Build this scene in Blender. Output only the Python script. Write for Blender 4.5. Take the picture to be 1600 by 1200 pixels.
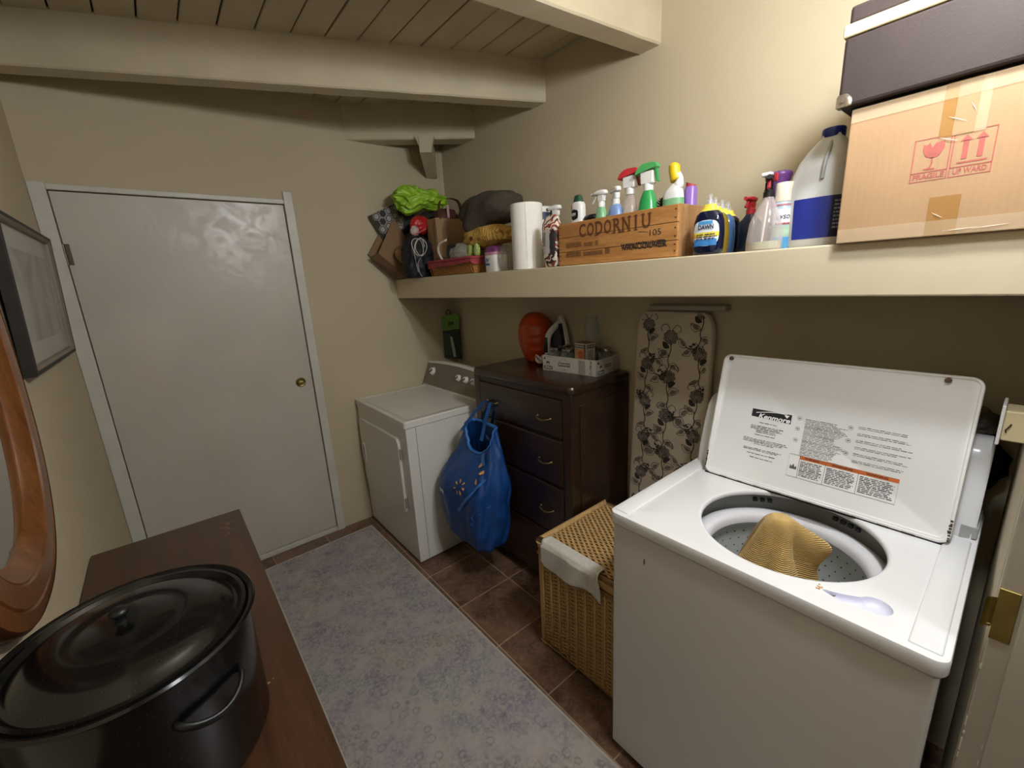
import bpy, bmesh, math, random
from mathutils import Vector, Matrix, noise
random.seed(7)
PI = math.pi
sc = bpy.context.scene
for o in list(bpy.data.objects): bpy.data.objects.remove(o)

# ------------------------------------------------------------------ camera, world, lamp, exposure
cam_d = bpy.data.cameras.new('camera'); cam = bpy.data.objects.new('camera', cam_d)
sc.collection.objects.link(cam); sc.camera = cam
cam_d.sensor_width = 36.0; cam_d.sensor_fit = 'HORIZONTAL'; cam_d.lens = 663.58/1600*36.0
cam_d.clip_start = 0.02
_R = Matrix(((0.767,0.19,-0.612),(-0.639,0.151,-0.754),(-0.051,0.97,0.237)))
cam.rotation_mode = 'QUATERNION'
cam.rotation_quaternion = _R.to_quaternion()
cam.location = (0,0,1.57)

w = bpy.data.worlds.new('world'); sc.world = w; w.use_nodes = True
w.node_tree.nodes['Background'].inputs[0].default_value = (1.0,0.97,0.93,1)
w.node_tree.nodes['Background'].inputs[1].default_value = 0.02
BULB = (0.74,0.03,2.20); BULB_B = (0.96,0.05,2.30); BULB_R = 0.055; BULB_W = 155.0; BULB_WB = 285.0
BULB_COL = (0.96,0.99,1.03)
HALL = (0.78,-0.9,2.25); HALL_FILL_R = 0.15; HALL_FILL_W = 25.0  # unseen globe added behind the camera to brighten the far end
sc.view_settings.view_transform = 'Standard'; sc.view_settings.look = 'None'
sc.view_settings.gamma = 1.0; sc.view_settings.use_curve_mapping = False
sc.view_settings.exposure = 0.0

# ------------------------------------------------------------------ materials
def lin(c):
    if isinstance(c, str):
        c = tuple(int(c[i:i+2],16) for i in (0,2,4))
    return tuple((v/255/12.92 if v/255<=0.04045 else ((v/255+0.055)/1.055)**2.4) for v in c) + (1.0,)
class NT:
    def __init__(s, name):
        s.m = bpy.data.materials.new(name); s.m.use_nodes = True
        s.t = s.m.node_tree; s.b = s.t.nodes['Principled BSDF']
    def n(s, typ, ins=None, **kw):
        x = s.t.nodes.new('ShaderNode'+typ)
        for k,v in kw.items(): setattr(x,k,v)
        for k,v in (ins or {}).items():
            if isinstance(v, bpy.types.NodeSocket): s.t.links.new(v, x.inputs[k])
            else: x.inputs[k].default_value = v
        return x
    def l(s, a, b): s.t.links.new(a,b)
    def co(s, scale=(1,1,1), rot=(0,0,0), kind='Object', loc=(0,0,0)):
        c = s.n('TexCoord')
        return s.n('Mapping', {0:c.outputs[kind],'Scale':scale,'Rotation':rot,'Location':loc}).outputs[0]
    def ramp(s, fac, stops, interp='LINEAR'):
        r = s.n('ValToRGB', {0:fac}); r.color_ramp.interpolation = interp
        e = r.color_ramp.elements
        while len(e) < len(stops): e.new(0.5)
        for el,(p,c) in zip(e,stops):
            el.position = p; el.color = c if len(c)==4 else lin(c)
        return r.outputs[0]
    def mix(s, fac, a, b, bt='MIX'):
        x = s.n('MixRGB', {0:fac,1:a,2:b}, blend_type=bt); return x.outputs[0]
    def math(s, op, a, b=0.0):
        return s.n('Math', {0:a,1:b}, operation=op).outputs[0]
    def bump(s, h, strength=0.3, dist=0.002):
        bp = s.n('Bump', {'Height':h,'Strength':strength,'Distance':dist})
        s.l(bp.outputs[0], s.b.inputs['Normal'])
    def set(s, **kw):
        for k,v in kw.items():
            k = {'col':'Base Color','rough':'Roughness','metal':'Metallic','spec':'Specular IOR Level','trans':'Transmission Weight',
                 'coat':'Coat Weight','coatr':'Coat Roughness','alpha':'Alpha','ior':'IOR','sheen':'Sheen Weight','sss':'Subsurface Weight'}.get(k,k)
            if isinstance(v, bpy.types.NodeSocket): s.l(v, s.b.inputs[k])
            else: s.b.inputs[k].default_value = v
        return s
MATS = {}
def mat(name, c, rough=.5, var=.05, vs=7., bump=0., bs=60., bd=.001, **kw):
    if name in MATS: return MATS[name]
    t = NT(name); c = lin(c)
    co = t.co()
    nz = t.n('TexNoise', {'Vector':co,'Scale':vs,'Detail':4.0}).outputs[0]
    lo = tuple(max(0,v*(1-var*2)) for v in c[:3])+(1,); hi = tuple(min(1,v*(1+var*2)) for v in c[:3])+(1,)
    t.set(col=t.ramp(nz,[(.25,lo),(.75,hi)]), rough=rough, **kw)
    if bump:
        b = t.n('TexNoise', {'Vector':co,'Scale':bs,'Detail':3.0}).outputs[0]
        t.bump(b, bump, bd)
    MATS[name] = t.m
    return t.m
def wood(name, c1, c2, c3, rough=.4, scale=(1,12,12), rings=4., bump=.15, coat=0., stretch=1.0):
    t = NT(name); co = t.co(scale)
    n1 = t.n('TexNoise', {'Vector':co,'Scale':2.2,'Detail':6.0,'Roughness':.6,'Distortion':.6}).outputs[0]
    n2 = t.n('TexNoise', {'Vector':co,'Scale':rings*3,'Detail':5.0,'Roughness':.7}).outputs[0]
    f = t.mix(.45, n1, n2)
    t.set(col=t.ramp(f,[(.3,c1),(.5,c2),(.7,c3)]), rough=rough, coat=coat, coatr=.25)
    t.bump(n2, bump, .001)
    return t.m

WALL = mat('wall_paint','C1B498',.75,.02,2.,.12,160.,.0015)
CEIL = mat('ceiling_paint','BFB296',.6,.05,5.,.35,25.,.002)
BEAM = mat('beam_paint','C5B99E',.6,.04,6.,.35,30.,.003)
WHITE_ENAMEL = mat('white_enamel','E9EAEC',.22,.012,3.)
WHITE_PLASTIC = mat('white_plastic','E6E5E2',.35,.02,8.)
WHITE_PAPER = mat('white_paper','E9E6DF',.9,.02,20.,.15,120.)
TRIM = mat('trim_paint','C9C7BC',.4,.04,8.,.2,30.,.001)
BLACK = mat('black_plastic','121214',.4,.1)
GREYP = mat('grey_plastic','8C8D8C',.4,.04)
BRASS = mat('brass','A3945A',.38,.1,20.,metal=1.0)
STEEL = mat('steel','B5B3AE',.25,.05,20.,metal=1.0)
INK = mat('ink_black','1A1A1C',.7,.05)
def paint_door():
    t = NT('door_paint'); co = t.co()
    n1 = t.n('TexNoise', {'Vector':co,'Scale':3.0,'Detail':3.0}).outputs[0]
    n2 = t.n('TexNoise', {'Vector':co,'Scale':11.0,'Detail':4.0,'Distortion':1.5}).outputs[0]
    t.set(col=t.ramp(n1,[(.3,'BEB6AB'),(.7,'C8C0B5')]), rough=t.ramp(n2,[(.4,(.3,.3,.3,1)),(.6,(.42,.42,.42,1))]))
    t.bump(t.mix(.5,n1,n2), .35, .006); return t.m
DOOR = paint_door()
def tile_mat():
    t = NT('brown_tile'); c = t.n('TexCoord').outputs['Object']
    oi = t.n('ObjectInfo').outputs['Random']
    off = t.n('CombineXYZ', {0:t.math('MULTIPLY',oi,37.),1:t.math('MULTIPLY',oi,91.)}).outputs[0]
    v = t.n('VectorMath', {0:c,1:off}, operation='ADD').outputs[0]
    n1 = t.n('TexNoise', {'Vector':v,'Scale':5.,'Detail':7.,'Roughness':.62,'Distortion':1.2}).outputs[0]
    n2 = t.n('TexNoise', {'Vector':v,'Scale':9.,'Detail':8.,'Roughness':.7,'Distortion':2.5}).outputs[0]
    col = t.ramp(n1,[(.3,'45332A'),(.5,'684F3F'),(.7,'7E624E')])
    vein = t.ramp(n2,[(.46,(0,0,0,1)),(.5,(.75,.75,.75,1)),(.54,(0,0,0,1))])
    t.set(col=t.mix(t.math('MULTIPLY',vein,.5),col,lin('A08066')), rough=.42)
    t.bump(n1,.15,.002); return t.m
TILE = tile_mat()
GROUT = mat('grout','A58A70',.9,.08,30.)
def rug_mat():
    t = NT('rug_pile'); co = t.co(kind='Object')
    dn = t.n('TexNoise', {'Vector':co,'Scale':16.,'Detail':3.}).outputs[1]
    cd = t.n('VectorMath', {0:co,1:t.n('VectorMath',{0:dn,3:0.022},operation='SCALE').outputs[0]}, operation='ADD').outputs[0]
    vn = t.n('TexVoronoi', {'Vector':cd,'Scale':21.,'Randomness':.85}); vo = vn.outputs['Distance']
    rnd = t.n('SeparateColor',{0:vn.outputs['Color']}).outputs[0]
    rings = t.math('MULTIPLY', t.ramp(vo,[(.0,(.7,.7,.7,1)),(.07,(.1,.1,.1,1)),(.22,(.05,.05,.05,1)),(.31,(1,1,1,1)),(.40,(0,0,0,1))]), t.math('GREATER_THAN',rnd,.38))
    fine = t.n('TexNoise', {'Vector':co,'Scale':75.,'Detail':4.,'Roughness':.7}).outputs[0]
    mask = t.n('TexNoise', {'Vector':co,'Scale':7.,'Detail':5.,'Roughness':.65}).outputs[0]
    hue = t.n('TexNoise', {'Vector':co,'Scale':2.6,'Detail':3.}).outputs[0]
    wear = t.math('MULTIPLY', t.ramp(fine,[(.35,(0,0,0,1)),(.6,(1,1,1,1))]), t.ramp(mask,[(.36,(0,0,0,1)),(.62,(1,1,1,1))]))
    pat = t.math('MULTIPLY', rings, t.ramp(fine,[(.3,(.25,.25,.25,1)),(.62,(1,1,1,1))]))
    ink = t.ramp(hue,[(.36,'7C7470'),(.5,'7D7688'),(.62,'7A8488')])
    base = t.ramp(hue,[(.3,'ADA59A'),(.5,'A9A19F'),(.7,'AEA79E')])
    c1 = t.mix(t.math('MULTIPLY',wear,.95), base, ink)
    c2 = t.mix(t.math('MULTIPLY',pat,.75), c1, t.mix(.25,ink,lin('55504E')))
    t.set(col=c2, rough=.95, spec=.1, sheen=.1); t.bump(fine,.5,.003); return t.m
RUG = rug_mat()
def enamel_black():
    t = NT('speckled_enamel'); co = t.co()
    vo = t.n('TexVoronoi', {'Vector':co,'Scale':260.,'Randomness':1.}).outputs['Distance']
    wh = t.n('TexWhiteNoise', {0:t.n('TexVoronoi', {'Vector':co,'Scale':260.,'Randomness':1.}).outputs['Position']}).outputs[0]
    f = t.math('MULTIPLY', t.math('LESS_THAN',vo,.13), t.math('GREATER_THAN',wh,.72))
    t.set(col=t.mix(f,lin('0B0B0C'),lin('55555A')), rough=.19, coat=.1); return t.m
ENAMEL = enamel_black()
DRESSER = wood('dresser_walnut','311F14','462D1D','593926',.35,(14,1.2,14),5.,.1,.2)
CHEST = wood('dark_mahogany','1D120C','2B1A11','3B2619',.3,(10,1.5,10),5.,.08,.3)
CHEST_V = wood('dark_mahogany_upright','1D120C','2E1D12','40291A',.3,(10,10,1.2),5.,.08,.3)
MIRRORW = wood('honey_oak','4F2C15','6C401E','875729',.3,(12,12,1.5),5.,.08,.3)
CRATEW = wood('crate_pine','8F5D2E','AE7840','C79455',.7,(12,1.3,12),5.,.3)
CRATEE = wood('crate_endgrain','7A5434','9A7146','B58C5C',.8,(10,10,2.),6.,.4)
RATTAN = mat('rattan','B8935C',.6,.07,60.,.2,220.,.001)
RATTAN_TOP = mat('rattan_lid','C29E68',.6,.07,60.,.2,220.,.001)
RATTAN_SPOKE = mat('rattan_spoke','C9A870',.6,.06,40.)
BASKETW = mat('brown_wicker','B07A40',.55,.1,60.,.2,220.,.001)
def cardboard(name,c):
    t = NT(name); co = t.co()
    wv = t.n('TexWave', {'Vector':co,'Scale':26.,'Distortion':1.5,'Detail':2.}, bands_direction='Y').outputs[1]
    n1 = t.n('TexNoise', {'Vector':co,'Scale':9.,'Detail':5.}).outputs[0]
    c = lin(c); d = tuple(v*.90 for v in c[:3])+(1,)
    t.set(col=t.ramp(t.mix(.10,n1,wv),[(.3,d),(.65,c)]), rough=.75); t.bump(wv,.12,.001); return t.m
CARD = cardboard('cardboard','A98763'); CARD2 = cardboard('brown_board','8A6B4C'); KRAFT = cardboard('kraft_paper','9A7B58')
def tape_mat(name, c, a):
    t = NT(name); t.set(col=lin(c), rough=.15, alpha=a, spec=.6)
    n1 = t.n('TexNoise', {'Vector':t.co(),'Scale':25.,'Detail':4.}).outputs[0]; t.bump(n1,.6,.003); return t.m
TAPE = tape_mat('packing_tape','B98A4E',.45)
CLEAR_TAPE = tape_mat('clear_tape','E6D2B0',.22)
def clear(name, c, rough=.08, tr=1.0, ior=1.2, **kw):
    t = NT(name); n1 = t.n('TexNoise', {'Vector':t.co(),'Scale':12.,'Detail':2.}).outputs[0]
    t.set(col=lin(c), rough=rough, trans=tr, ior=ior, **kw); t.bump(n1,.05,.001); return t.m
def film(name, c, a, rough=.12, edge=.55):
    t = NT(name); lw = t.n('LayerWeight', {0:.35}).outputs['Facing']
    t.set(col=lin(c), rough=rough, alpha=t.ramp(lw,[(.0,(a,a,a,1)),(.9,(edge,edge,edge,1))])); return t.m
GLASS = film('clear_glass','B9C0B8',.10,.04,.7)
CLEARP = film('clear_plastic','D5D5D6',.18,.1,.6)
MILKY = film('milky_plastic','DCDCDA',.80,.35,.95)
MIRROR = mat('mirror_glass','E3E6E4',.03,.01,metal=1.0)
PICGLASS = None
def plain(name,c,r=.5,**kw): return mat(name,c,r,**kw)

# ------------------------------------------------------------------ object helpers
COL = sc.collection
def mw(o):
    m = Matrix.Identity(4)
    while o is not None:
        m = o.matrix_basis @ m; o = o.parent
    return m
def obj(name, bm, m, parent=None, origin=None, smooth=None, kind=None, M=None):
    """bm is in world space; it is stored relative to its parent (or to origin)."""
    if M is not None: bm.transform(M)
    base = mw(parent) if parent is not None else Matrix.Translation(origin or (0,0,0))
    bm.transform(base.inverted())
    me = bpy.data.meshes.new(name)
    bmesh.ops.recalc_face_normals(bm, faces=bm.faces)
    bm.to_mesh(me); bm.free()
    for x in (m if isinstance(m,(list,tuple)) else [m]): me.materials.append(x)
    if smooth is not None:
        for p in me.polygons: p.use_smooth = True
        if smooth < 179:
            try: me.set_sharp_from_angle(angle=math.radians(smooth))
            except Exception: pass
    o = bpy.data.objects.new(name, me); COL.objects.link(o)
    if parent is not None: o.parent = parent
    else: o.location = origin or (0,0,0)
    if kind: o['kind'] = kind
    return o
def thing(name, label, cat, loc=(0,0,0), group=None):
    o = bpy.data.objects.new(name, None); COL.objects.link(o); o.location = loc
    o.empty_display_size = .05
    return tag(o,label,cat,group)
def tag(o, label, cat, group=None):
    o['label'] = label; o['category'] = cat
    if group: o['group'] = group
    return o
def B(): return bmesh.new()
def add(dst, src, M=None):
    if M is not None: src.transform(M)
    me = bpy.data.meshes.new('tmp'); src.to_mesh(me); dst.from_mesh(me); bpy.data.meshes.remove(me); src.free(); return dst
def box(x0,x1,y0,y1,z0,z1, bev=0., seg=2, bm=None, M=None):
    b = B(); bmesh.ops.create_cube(b, size=1)
    for v in b.verts: v.co = Vector(((x0+x1)/2+v.co.x*(x1-x0), (y0+y1)/2+v.co.y*(y1-y0), (z0+z1)/2+v.co.z*(z1-z0)))
    if bev: bmesh.ops.bevel(b, geom=b.edges[:], offset=bev, segments=seg, affect='EDGES', profile=.5)
    if bm is None:
        if M is not None: b.transform(M)
        return b
    return add(bm,b,M)
def rings_mesh(rings, cap0=True, cap1=True, closed_u=True, bm=None, closed_v=False):
    bm = bm if bm is not None else B(); vr = [[bm.verts.new(p) for p in r] for r in rings]
    n = len(rings[0])
    pairs = list(zip(vr, vr[1:])) + ([(vr[-1],vr[0])] if closed_v else [])
    for a,b in pairs:
        for i in range(n if closed_u else n-1):
            j = (i+1)%n
            try: bm.faces.new((a[i],a[j],b[j],b[i]))
            except ValueError: pass
    if not closed_v:
        for c,r in ((cap0,vr[0]),(cap1,vr[-1])):
            if c and closed_u:
                try: bm.faces.new(r)
                except ValueError: pass
    return bm
def se(phi, a, b, e=2.):
    c,s = math.cos(phi), math.sin(phi)
    return (math.copysign(abs(c)**(2/e),c)*a, math.copysign(abs(s)**(2/e),s)*b)
class Prof:
    """Stack of superellipse rings along z: (z, half_x, half_y, off_x, off_y)."""
    def __init__(s, cx, cy, cz, prof, e=2., n=40):
        s.c=(cx,cy,cz); s.p=[tuple(q)+(0,)*(5-len(q)) for q in prof]; s.e=e; s.n=n
    def at(s, z):
        p = s.p
        for a,b in zip(p,p[1:]):
            if a[0] <= z <= b[0] and b[0] > a[0]:
                t=(z-a[0])/(b[0]-a[0]); return tuple(x+(y-x)*t for x,y in zip(a,b))
        return p[-1] if z>p[-1][0] else p[0]
    def pt(s, q, phi, off=0.):
        x,y = se(phi, q[1]+off, q[2]+off, s.e)
        return Vector((s.c[0]+q[3]+x, s.c[1]+q[4]+y, s.c[2]+q[0]))
    def mesh(s, bm=None, cap0=True, cap1=True):
        return rings_mesh([[s.pt(q,2*PI*i/s.n) for i in range(s.n)] for q in s.p], cap0, cap1, bm=bm)
    def patch(s, f0, f1, z0, z1, off=.0006, nu=14, nv=8, shape=None):
        rows=[]
        zs = sorted(set([z0+(z1-z0)*k/nv for k in range(nv+1)]+[q[0] for q in s.p if z0<q[0]<z1]))
        for z in zs:
            t=(z-z0)/(z1-z0); g0,g1=f0,f1
            if shape=='oval':
                w=math.sqrt(max(0.02,1-(2*t-1)**4)); m=(f0+f1)/2; g0,g1=m-(m-f0)*w, m+(f1-m)*w
            rows.append([s.pt(s.at(z), g0+(g1-g0)*i/nu, off) for i in range(nu+1)])
        return rings_mesh(rows, False, False, False)
def lathe(cx,cy,prof,n=40,bm=None,cap0=True,cap1=True):
    return rings_mesh([[Vector((cx+r*math.cos(2*PI*i/n), cy+r*math.sin(2*PI*i/n), z)) for i in range(n)] for r,z in prof], cap0, cap1, bm=bm)
def frame_of(d):
    d = d.normalized(); up = Vector((0,0,1)) if abs(d.z)<.95 else Vector((1,0,0))
    x = d.cross(up).normalized(); return x, x.cross(d).normalized()
def tube(pts, r, n=8, bm=None, closed=False, flat=None):
    pts=[Vector(p) for p in pts]; rs = r if isinstance(r,(list,tuple)) else [r]*len(pts); rings=[]
    px=None
    for i,p in enumerate(pts):
        a = pts[i-1] if (i>0 or closed) else p; b = pts[(i+1)%len(pts)] if (i<len(pts)-1 or closed) else p
        d=(b-a); 
        if px is None: x,y = frame_of(d)
        else:
            dn=d.normalized(); x=(px-dn*px.dot(dn)).normalized(); y=x.cross(dn).normalized()
        px=x; fl = flat or 1.
        rings.append([p+x*math.cos(2*PI*k/n)*rs[i]+y*math.sin(2*PI*k/n)*rs[i]*fl for k in range(n)])
    return rings_mesh(rings, True, True, bm=bm, closed_v=closed)
def cyl(p0,p1,r0,r1=None,n=20,bm=None): return tube([p0,p1],[r0,r0 if r1 is None else r1],n,bm)
def smoothpath(pts,k=6):
    P=[Vector(p) for p in pts]; out=[]
    for i in range(len(P)-1):
        a=P[max(i-1,0)];b=P[i];c=P[i+1];d=P[min(i+2,len(P)-1)]
        for j in range(k):
            t=j/k; out.append(.5*((2*b)+(-a+c)*t+(2*a-5*b+4*c-d)*t*t+(-a+3*b-3*c+d)*t**3))
    return out+[P[-1]]
def blob(c, r, amp=.15, freq=3., seed=0, sub=4, ridge=False, flat_bottom=None, e=None):
    b=B(); bmesh.ops.create_icosphere(b, subdivisions=sub, radius=1)
    off=Vector((seed*13.1,seed*7.7,seed*3.3))
    for v in b.verts:
        p=v.co.copy()
        if e:
            m=(abs(p.x)**e+abs(p.y)**e+abs(p.z)**e)**(1/e); p=p/m
        q=p*freq+off
        if ridge: d=(1-2*abs(noise.noise(q)))*.65+(1-2*abs(noise.noise(q*2.1+off)))*.35
        else: d=noise.noise(q)+.4*noise.noise(q*2.3)
        p=p*(1+amp*d)
        v.co=Vector((c[0]+p.x*r[0],c[1]+p.y*r[1],c[2]+p.z*r[2]))
        if flat_bottom is not None and v.co.z<flat_bottom: v.co.z=flat_bottom+(v.co.z-flat_bottom)*.02
    return b
def quadprism(pts, off):
    """thick polygon: pts world points (planar), extruded by the vector off"""
    b=B(); a=[b.verts.new(p) for p in pts]; c=[b.verts.new(Vector(p)+Vector(off)) for p in pts]
    b.faces.new(a); b.faces.new(c[::-1])
    for i in range(len(a)): b.faces.new((a[i],a[(i+1)%len(a)],c[(i+1)%len(a)],c[i]))
    return b
def plane_M(o,u,v):
    u=Vector(u).normalized(); v=Vector(v).normalized(); n=u.cross(v)
    return Matrix(((u.x,v.x,n.x,o[0]),(u.y,v.y,n.y,o[1]),(u.z,v.z,n.z,o[2]),(0,0,0,1)))
class Ink:
    """flat print drawn in a local (u, v) plane"""
    def __init__(s): s.b=B()
    def poly(s, pts, h=0.):
        vs=[s.b.verts.new((p[0],p[1],h)) for p in pts]
        try: s.b.faces.new(vs)
        except ValueError: pass
        return s
    def rect(s,x0,y0,x1,y1,h=0.): return s.poly([(x0,y0),(x1,y0),(x1,y1),(x0,y1)],h)
    def line(s, pts, wd, closed=False, h=0.):
        n=len(pts); L=[];R=[]
        for i,p in enumerate(pts):
            a=pts[i-1] if (i>0 or closed) else p; b=pts[(i+1)%n] if (i<n-1 or closed) else p
            dx,dy=b[0]-a[0],b[1]-a[1]; q=math.hypot(dx,dy) or 1; nx,ny=-dy/q*wd/2,dx/q*wd/2
            L.append(s.b.verts.new((p[0]+nx,p[1]+ny,h)));R.append(s.b.verts.new((p[0]-nx,p[1]-ny,h)))
        for i in range(n if closed else n-1):
            j=(i+1)%n
            try: s.b.faces.new((L[i],R[i],R[j],L[j]))
            except ValueError: pass
        return s
    def frame(s,x0,y0,x1,y1,wd): return s.line([(x0,y0),(x1,y0),(x1,y1),(x0,y1)],wd,True)
    def disc(s,cx,cy,rx,ry=None,n=20,h=0.): 
        ry=ry or rx; return s.poly([(cx+rx*math.cos(2*PI*i/n),cy+ry*math.sin(2*PI*i/n)) for i in range(n)],h)
    def circ(s,cx,cy,r,wd,n=24,ry=None): 
        ry=ry or r; return s.line([(cx+r*math.cos(2*PI*i/n),cy+ry*math.sin(2*PI*i/n)) for i in range(n)],wd,True)
    def text(s, string, x, y, size, width=None, bold=0., shear=0., align='CENTER', h=0., height=None, arc=None, rot=0.):
        me=text_mesh(string,size,bold,shear,align)
        xs=[v.co.x for v in me.vertices] or [0]; sx=1.
        if width: sx=width/max(1e-6,max(xs)-min(xs))
        ys=[v.co.y for v in me.vertices] or [0]; sy=1.
        if height: sy=height/max(1e-6,max(ys)-min(ys))
        t=B(); t.from_mesh(me)
        cr,sr=math.cos(rot),math.sin(rot)
        for v in t.verts:
            px,py=v.co.x*sx,v.co.y*sy
            if arc: py+=arc(px)
            v.co=(x+px*cr-py*sr, y+px*sr+py*cr, h)
        bpy.data.meshes.remove(me); add(s.b,t); return s
    def greek(s, x0,y0,x1,y1, lh, th=.55, seed=1, ragged=.25):
        r=random.Random(seed); y=y1-lh
        while y>=y0-1e-6:
            x=x0; xe=x1-(r.random()*ragged*(x1-x0))
            while x<xe:
                wdt=lh*(1.2+2.8*r.random()); s.rect(x,y,min(x+wdt,xe),y+lh*th*(0.7+.5*r.random())); x+=wdt+lh*.5
            y-=lh
        return s
def text_mesh(string,size,bold,shear,align):
    c=bpy.data.curves.new('t','FONT'); c.body=string; c.size=size; c.offset=bold; c.shear=shear; c.align_x=align; c.align_y='CENTER'; c.resolution_u=3
    o=bpy.data.objects.new('t',c); COL.objects.link(o)
    dg=bpy.context.evaluated_depsgraph_get(); dg.update()
    me=bpy.data.meshes.new_from_object(o.evaluated_get(dg)); bpy.data.objects.remove(o); bpy.data.curves.remove(c); return me
U_R=(0,-1,0); V_Z=(0,0,1)      # reading direction on faces that look towards -x
def print_on(name, ink, m, parent, o, u=U_R, v=V_Z, lift=.0006, kind=None, label=None):
    M=plane_M(o,u,v); M=M@Matrix.Translation((0,0,lift))
    x=obj(name, ink.b, m, parent, M=M, kind=kind)
    if label: x['label']=label
    return x

# ================================================================== the room
XL,XR,YF,YN,ZC = -0.313,1.718,2.759,-0.036,2.622
def struct(name,bm,m,parent=None,label=None,**k):
    o=obj(name,bm,m,parent,**k)
    if parent is None: o['kind']='structure'
    if label: o['label']=label; o['category']='room'
    return o
DX0,DX1,DZ = -0.258,0.666,2.047
fl=struct('floor', box(XL-.1,XR+.1,-1.7,YF+.3,-.08,-.0012), GROUT, label='floor of brown marbled square tiles with pale grout')
tile_me=None
ty=[1.594+.3105*k for k in range(-10,5)]; tx=[1.2+.3105*k for k in range(-5,3)]
for a in tx:
    for b in ty:
        x0,x1,y0,y1=max(a,XL)+.0022,min(a+.3105,XR)-.0022,max(b,-1.6)+.0022,min(b+.3105,YF)-.0022
        if x1-x0<.01 or y1-y0<.01: continue
        bm=box(x0,x1,y0,y1,-.02,0,.0015,1)
        t=obj('tile',bm,TILE,fl)
wf=B(); box(DX1,XR+.1,YF,YF+.3,0,2.7,bm=wf); box(XL-.1,DX1,YF,YF+.3,DZ,2.7,bm=wf); box(XL-.1,DX0,YF,YF+.3,0,DZ,bm=wf); box(DX0,DX1,YF+.04,YF+.3,0,DZ,bm=wf)
struct('wall_far',wf,WALL,label='beige painted far wall around the white door')
struct('wall_right',box(XR,XR+.12,-.15,YF,0,2.7),WALL,label='beige painted right wall behind the long shelf')
struct('wall_left',box(XL-.12,XL,-.5,YF,0,2.7),WALL,label='beige painted left wall with picture and mirror')
JX=1.02
wn=B(); box(JX,XR,-.15,YN,0,2.7,.004,1,bm=wn)
JAMB=mat('jamb_paint','B9B0A2',.25,.04,6.,.25,18.,.004)
near=struct('wall_near',wn,WALL,label='near wall and doorway edge beside the washer')
dj=struct('trim_5',box(JX-.018,JX,-.15,YN-.001,0,2.62,.003,2),JAMB,label='glossy door jamb with brass strike at right edge')
obj('door_stop',box(JX-.03,JX-.018,-.15,-.066,0,2.61,.003,2),JAMB,dj)
sb=box(JX-.0215,JX-.0175,-.062,YN-.001,.928,1.028,.001,1)
tube([(JX-.0195,YN-.003,.955),(JX-.022,YN+.006,.955),(JX-.028,YN+.010,.955)],.001,4,bm=sb)
lip=B()
rings_mesh([[Vector((JX-.020-.010*t*t,YN-.002+.013*t,z)) for z in (.950,.972,.994,1.008)] for t in (0,.35,.7,1.)],False,False,False,bm=lip)
bmesh.ops.solidify(lip,geom=lip.faces[:],thickness=.002); add(sb,lip)
sp=obj('strike_plate',sb,BRASS,dj); sp['label']='worn brass strike plate'
for z in (.938,1.018): obj('screw',cyl((JX-.0235,-.048,z),(JX-.021,-.048,z),.004,n=10),BRASS,sp)
chips=B()
for z,h in ((.655,.012),(.672,.03),(.712,.006),(.73,.022),(.86,.01)): box(JX-.0186,JX-.0176,YN-.003-.0015*random.random(),YN-.001,z,z+h,bm=chips)
for z,h in ((.70,.008),(.66,.014),(.60,.02)): box(JX-.0186,JX-.0176,-.064,-.0628,z,z+h,bm=chips)
obj('paint_chips',chips,mat('chip_white','DAD6CC',.8),dj,kind='stuff')
# hall beyond the doorway (behind the camera)
ce=struct('ceiling',box(XL-.1,XR+.1,-1.7,YF+.3,ZC+.018,2.72),mat('board_gap','2E261A',.9),label='cream ceiling of narrow painted boards')
px0=1.654-.1246*17
for k in range(18):
    x0=px0+.1246*k
    if x0+.1246<XL: continue
    a=max(x0,XL-.02)+.0032; b=min(x0+.1246,XR)-.0032
    dz=.0015*math.sin(k*2.3)
    obj('plank',box(a,b,-1.7,YF,ZC+dz,ZC+.02,.003,1),CEIL,ce)
def beam(n,x1,y1,slope,length,th,z0,label):
    d=Vector((-1,-slope if False else slope,0)); d=Vector((-1,slope,0)).normalized(); nn=Vector((d.y,-d.x,0)); 
    if nn.y<0: nn=-nn
    s=Vector((x1,y1,0))-d*0.05
    bm=B(); rg=[]; N=26
    for i in range(N+1):
        c=s+d*length*i/N; rr=[]
        for (u,z) in ((0,ZC+.01),(0,z0+.006),(.006,z0),(th-.006,z0),(th,z0+.006),(th,ZC+.01)):
            wob=.0025*noise.noise(Vector((i*.7,u*20,n*5.))) if z<2.6 else 0
            rr.append(c+nn*u+Vector((0,0,z+wob)))
        rg.append(rr)
    rings_mesh(rg,True,True,bm=bm)
    return struct('trim_%d'%n,bm,BEAM,label=label)
beam(1,XR,1.726,.415,2.28,.088,2.434,'long cream ceiling beam running across the room to the right wall')
beam(2,XR,1.082,.128,2.12,.10,2.436,'cream ceiling beam nearest the camera at the top')
b3=beam(3,XR,2.352,.62,1.05,.115,2.43,'short cream ceiling beam entering the far wall above the corbel')
cb=B()
# bracket under the short beam
fd=Vector((.57,.82,0)).normalized(); sd=Vector((fd.y,-fd.x,0))
o0=Vector((1.437,2.478,0))
prof=[(0,2.44),(0,2.36),(.0,2.346),(.29,2.272),(.33,2.272),(.33,2.44)]
rings_mesh([[o0+fd*a+sd*s_+Vector((0,0,z)) for a,z in prof] for s_ in (-.036,.036)],True,True,bm=cb)
obj('corbel',cb,BEAM,b3)
cg=B()
for s_ in (-1,1):
    rings_mesh([[o0+fd*a+sd*(s_*.036)+sd*(s_*q)+Vector((0,0,z)) for q,z in ((0,2.44),(.022,2.44),(.010,2.405),(0,2.37))] for a in (.01,.05)],True,True,bm=cg)
obj('corbel_gusset',cg,BEAM,b3)

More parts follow.
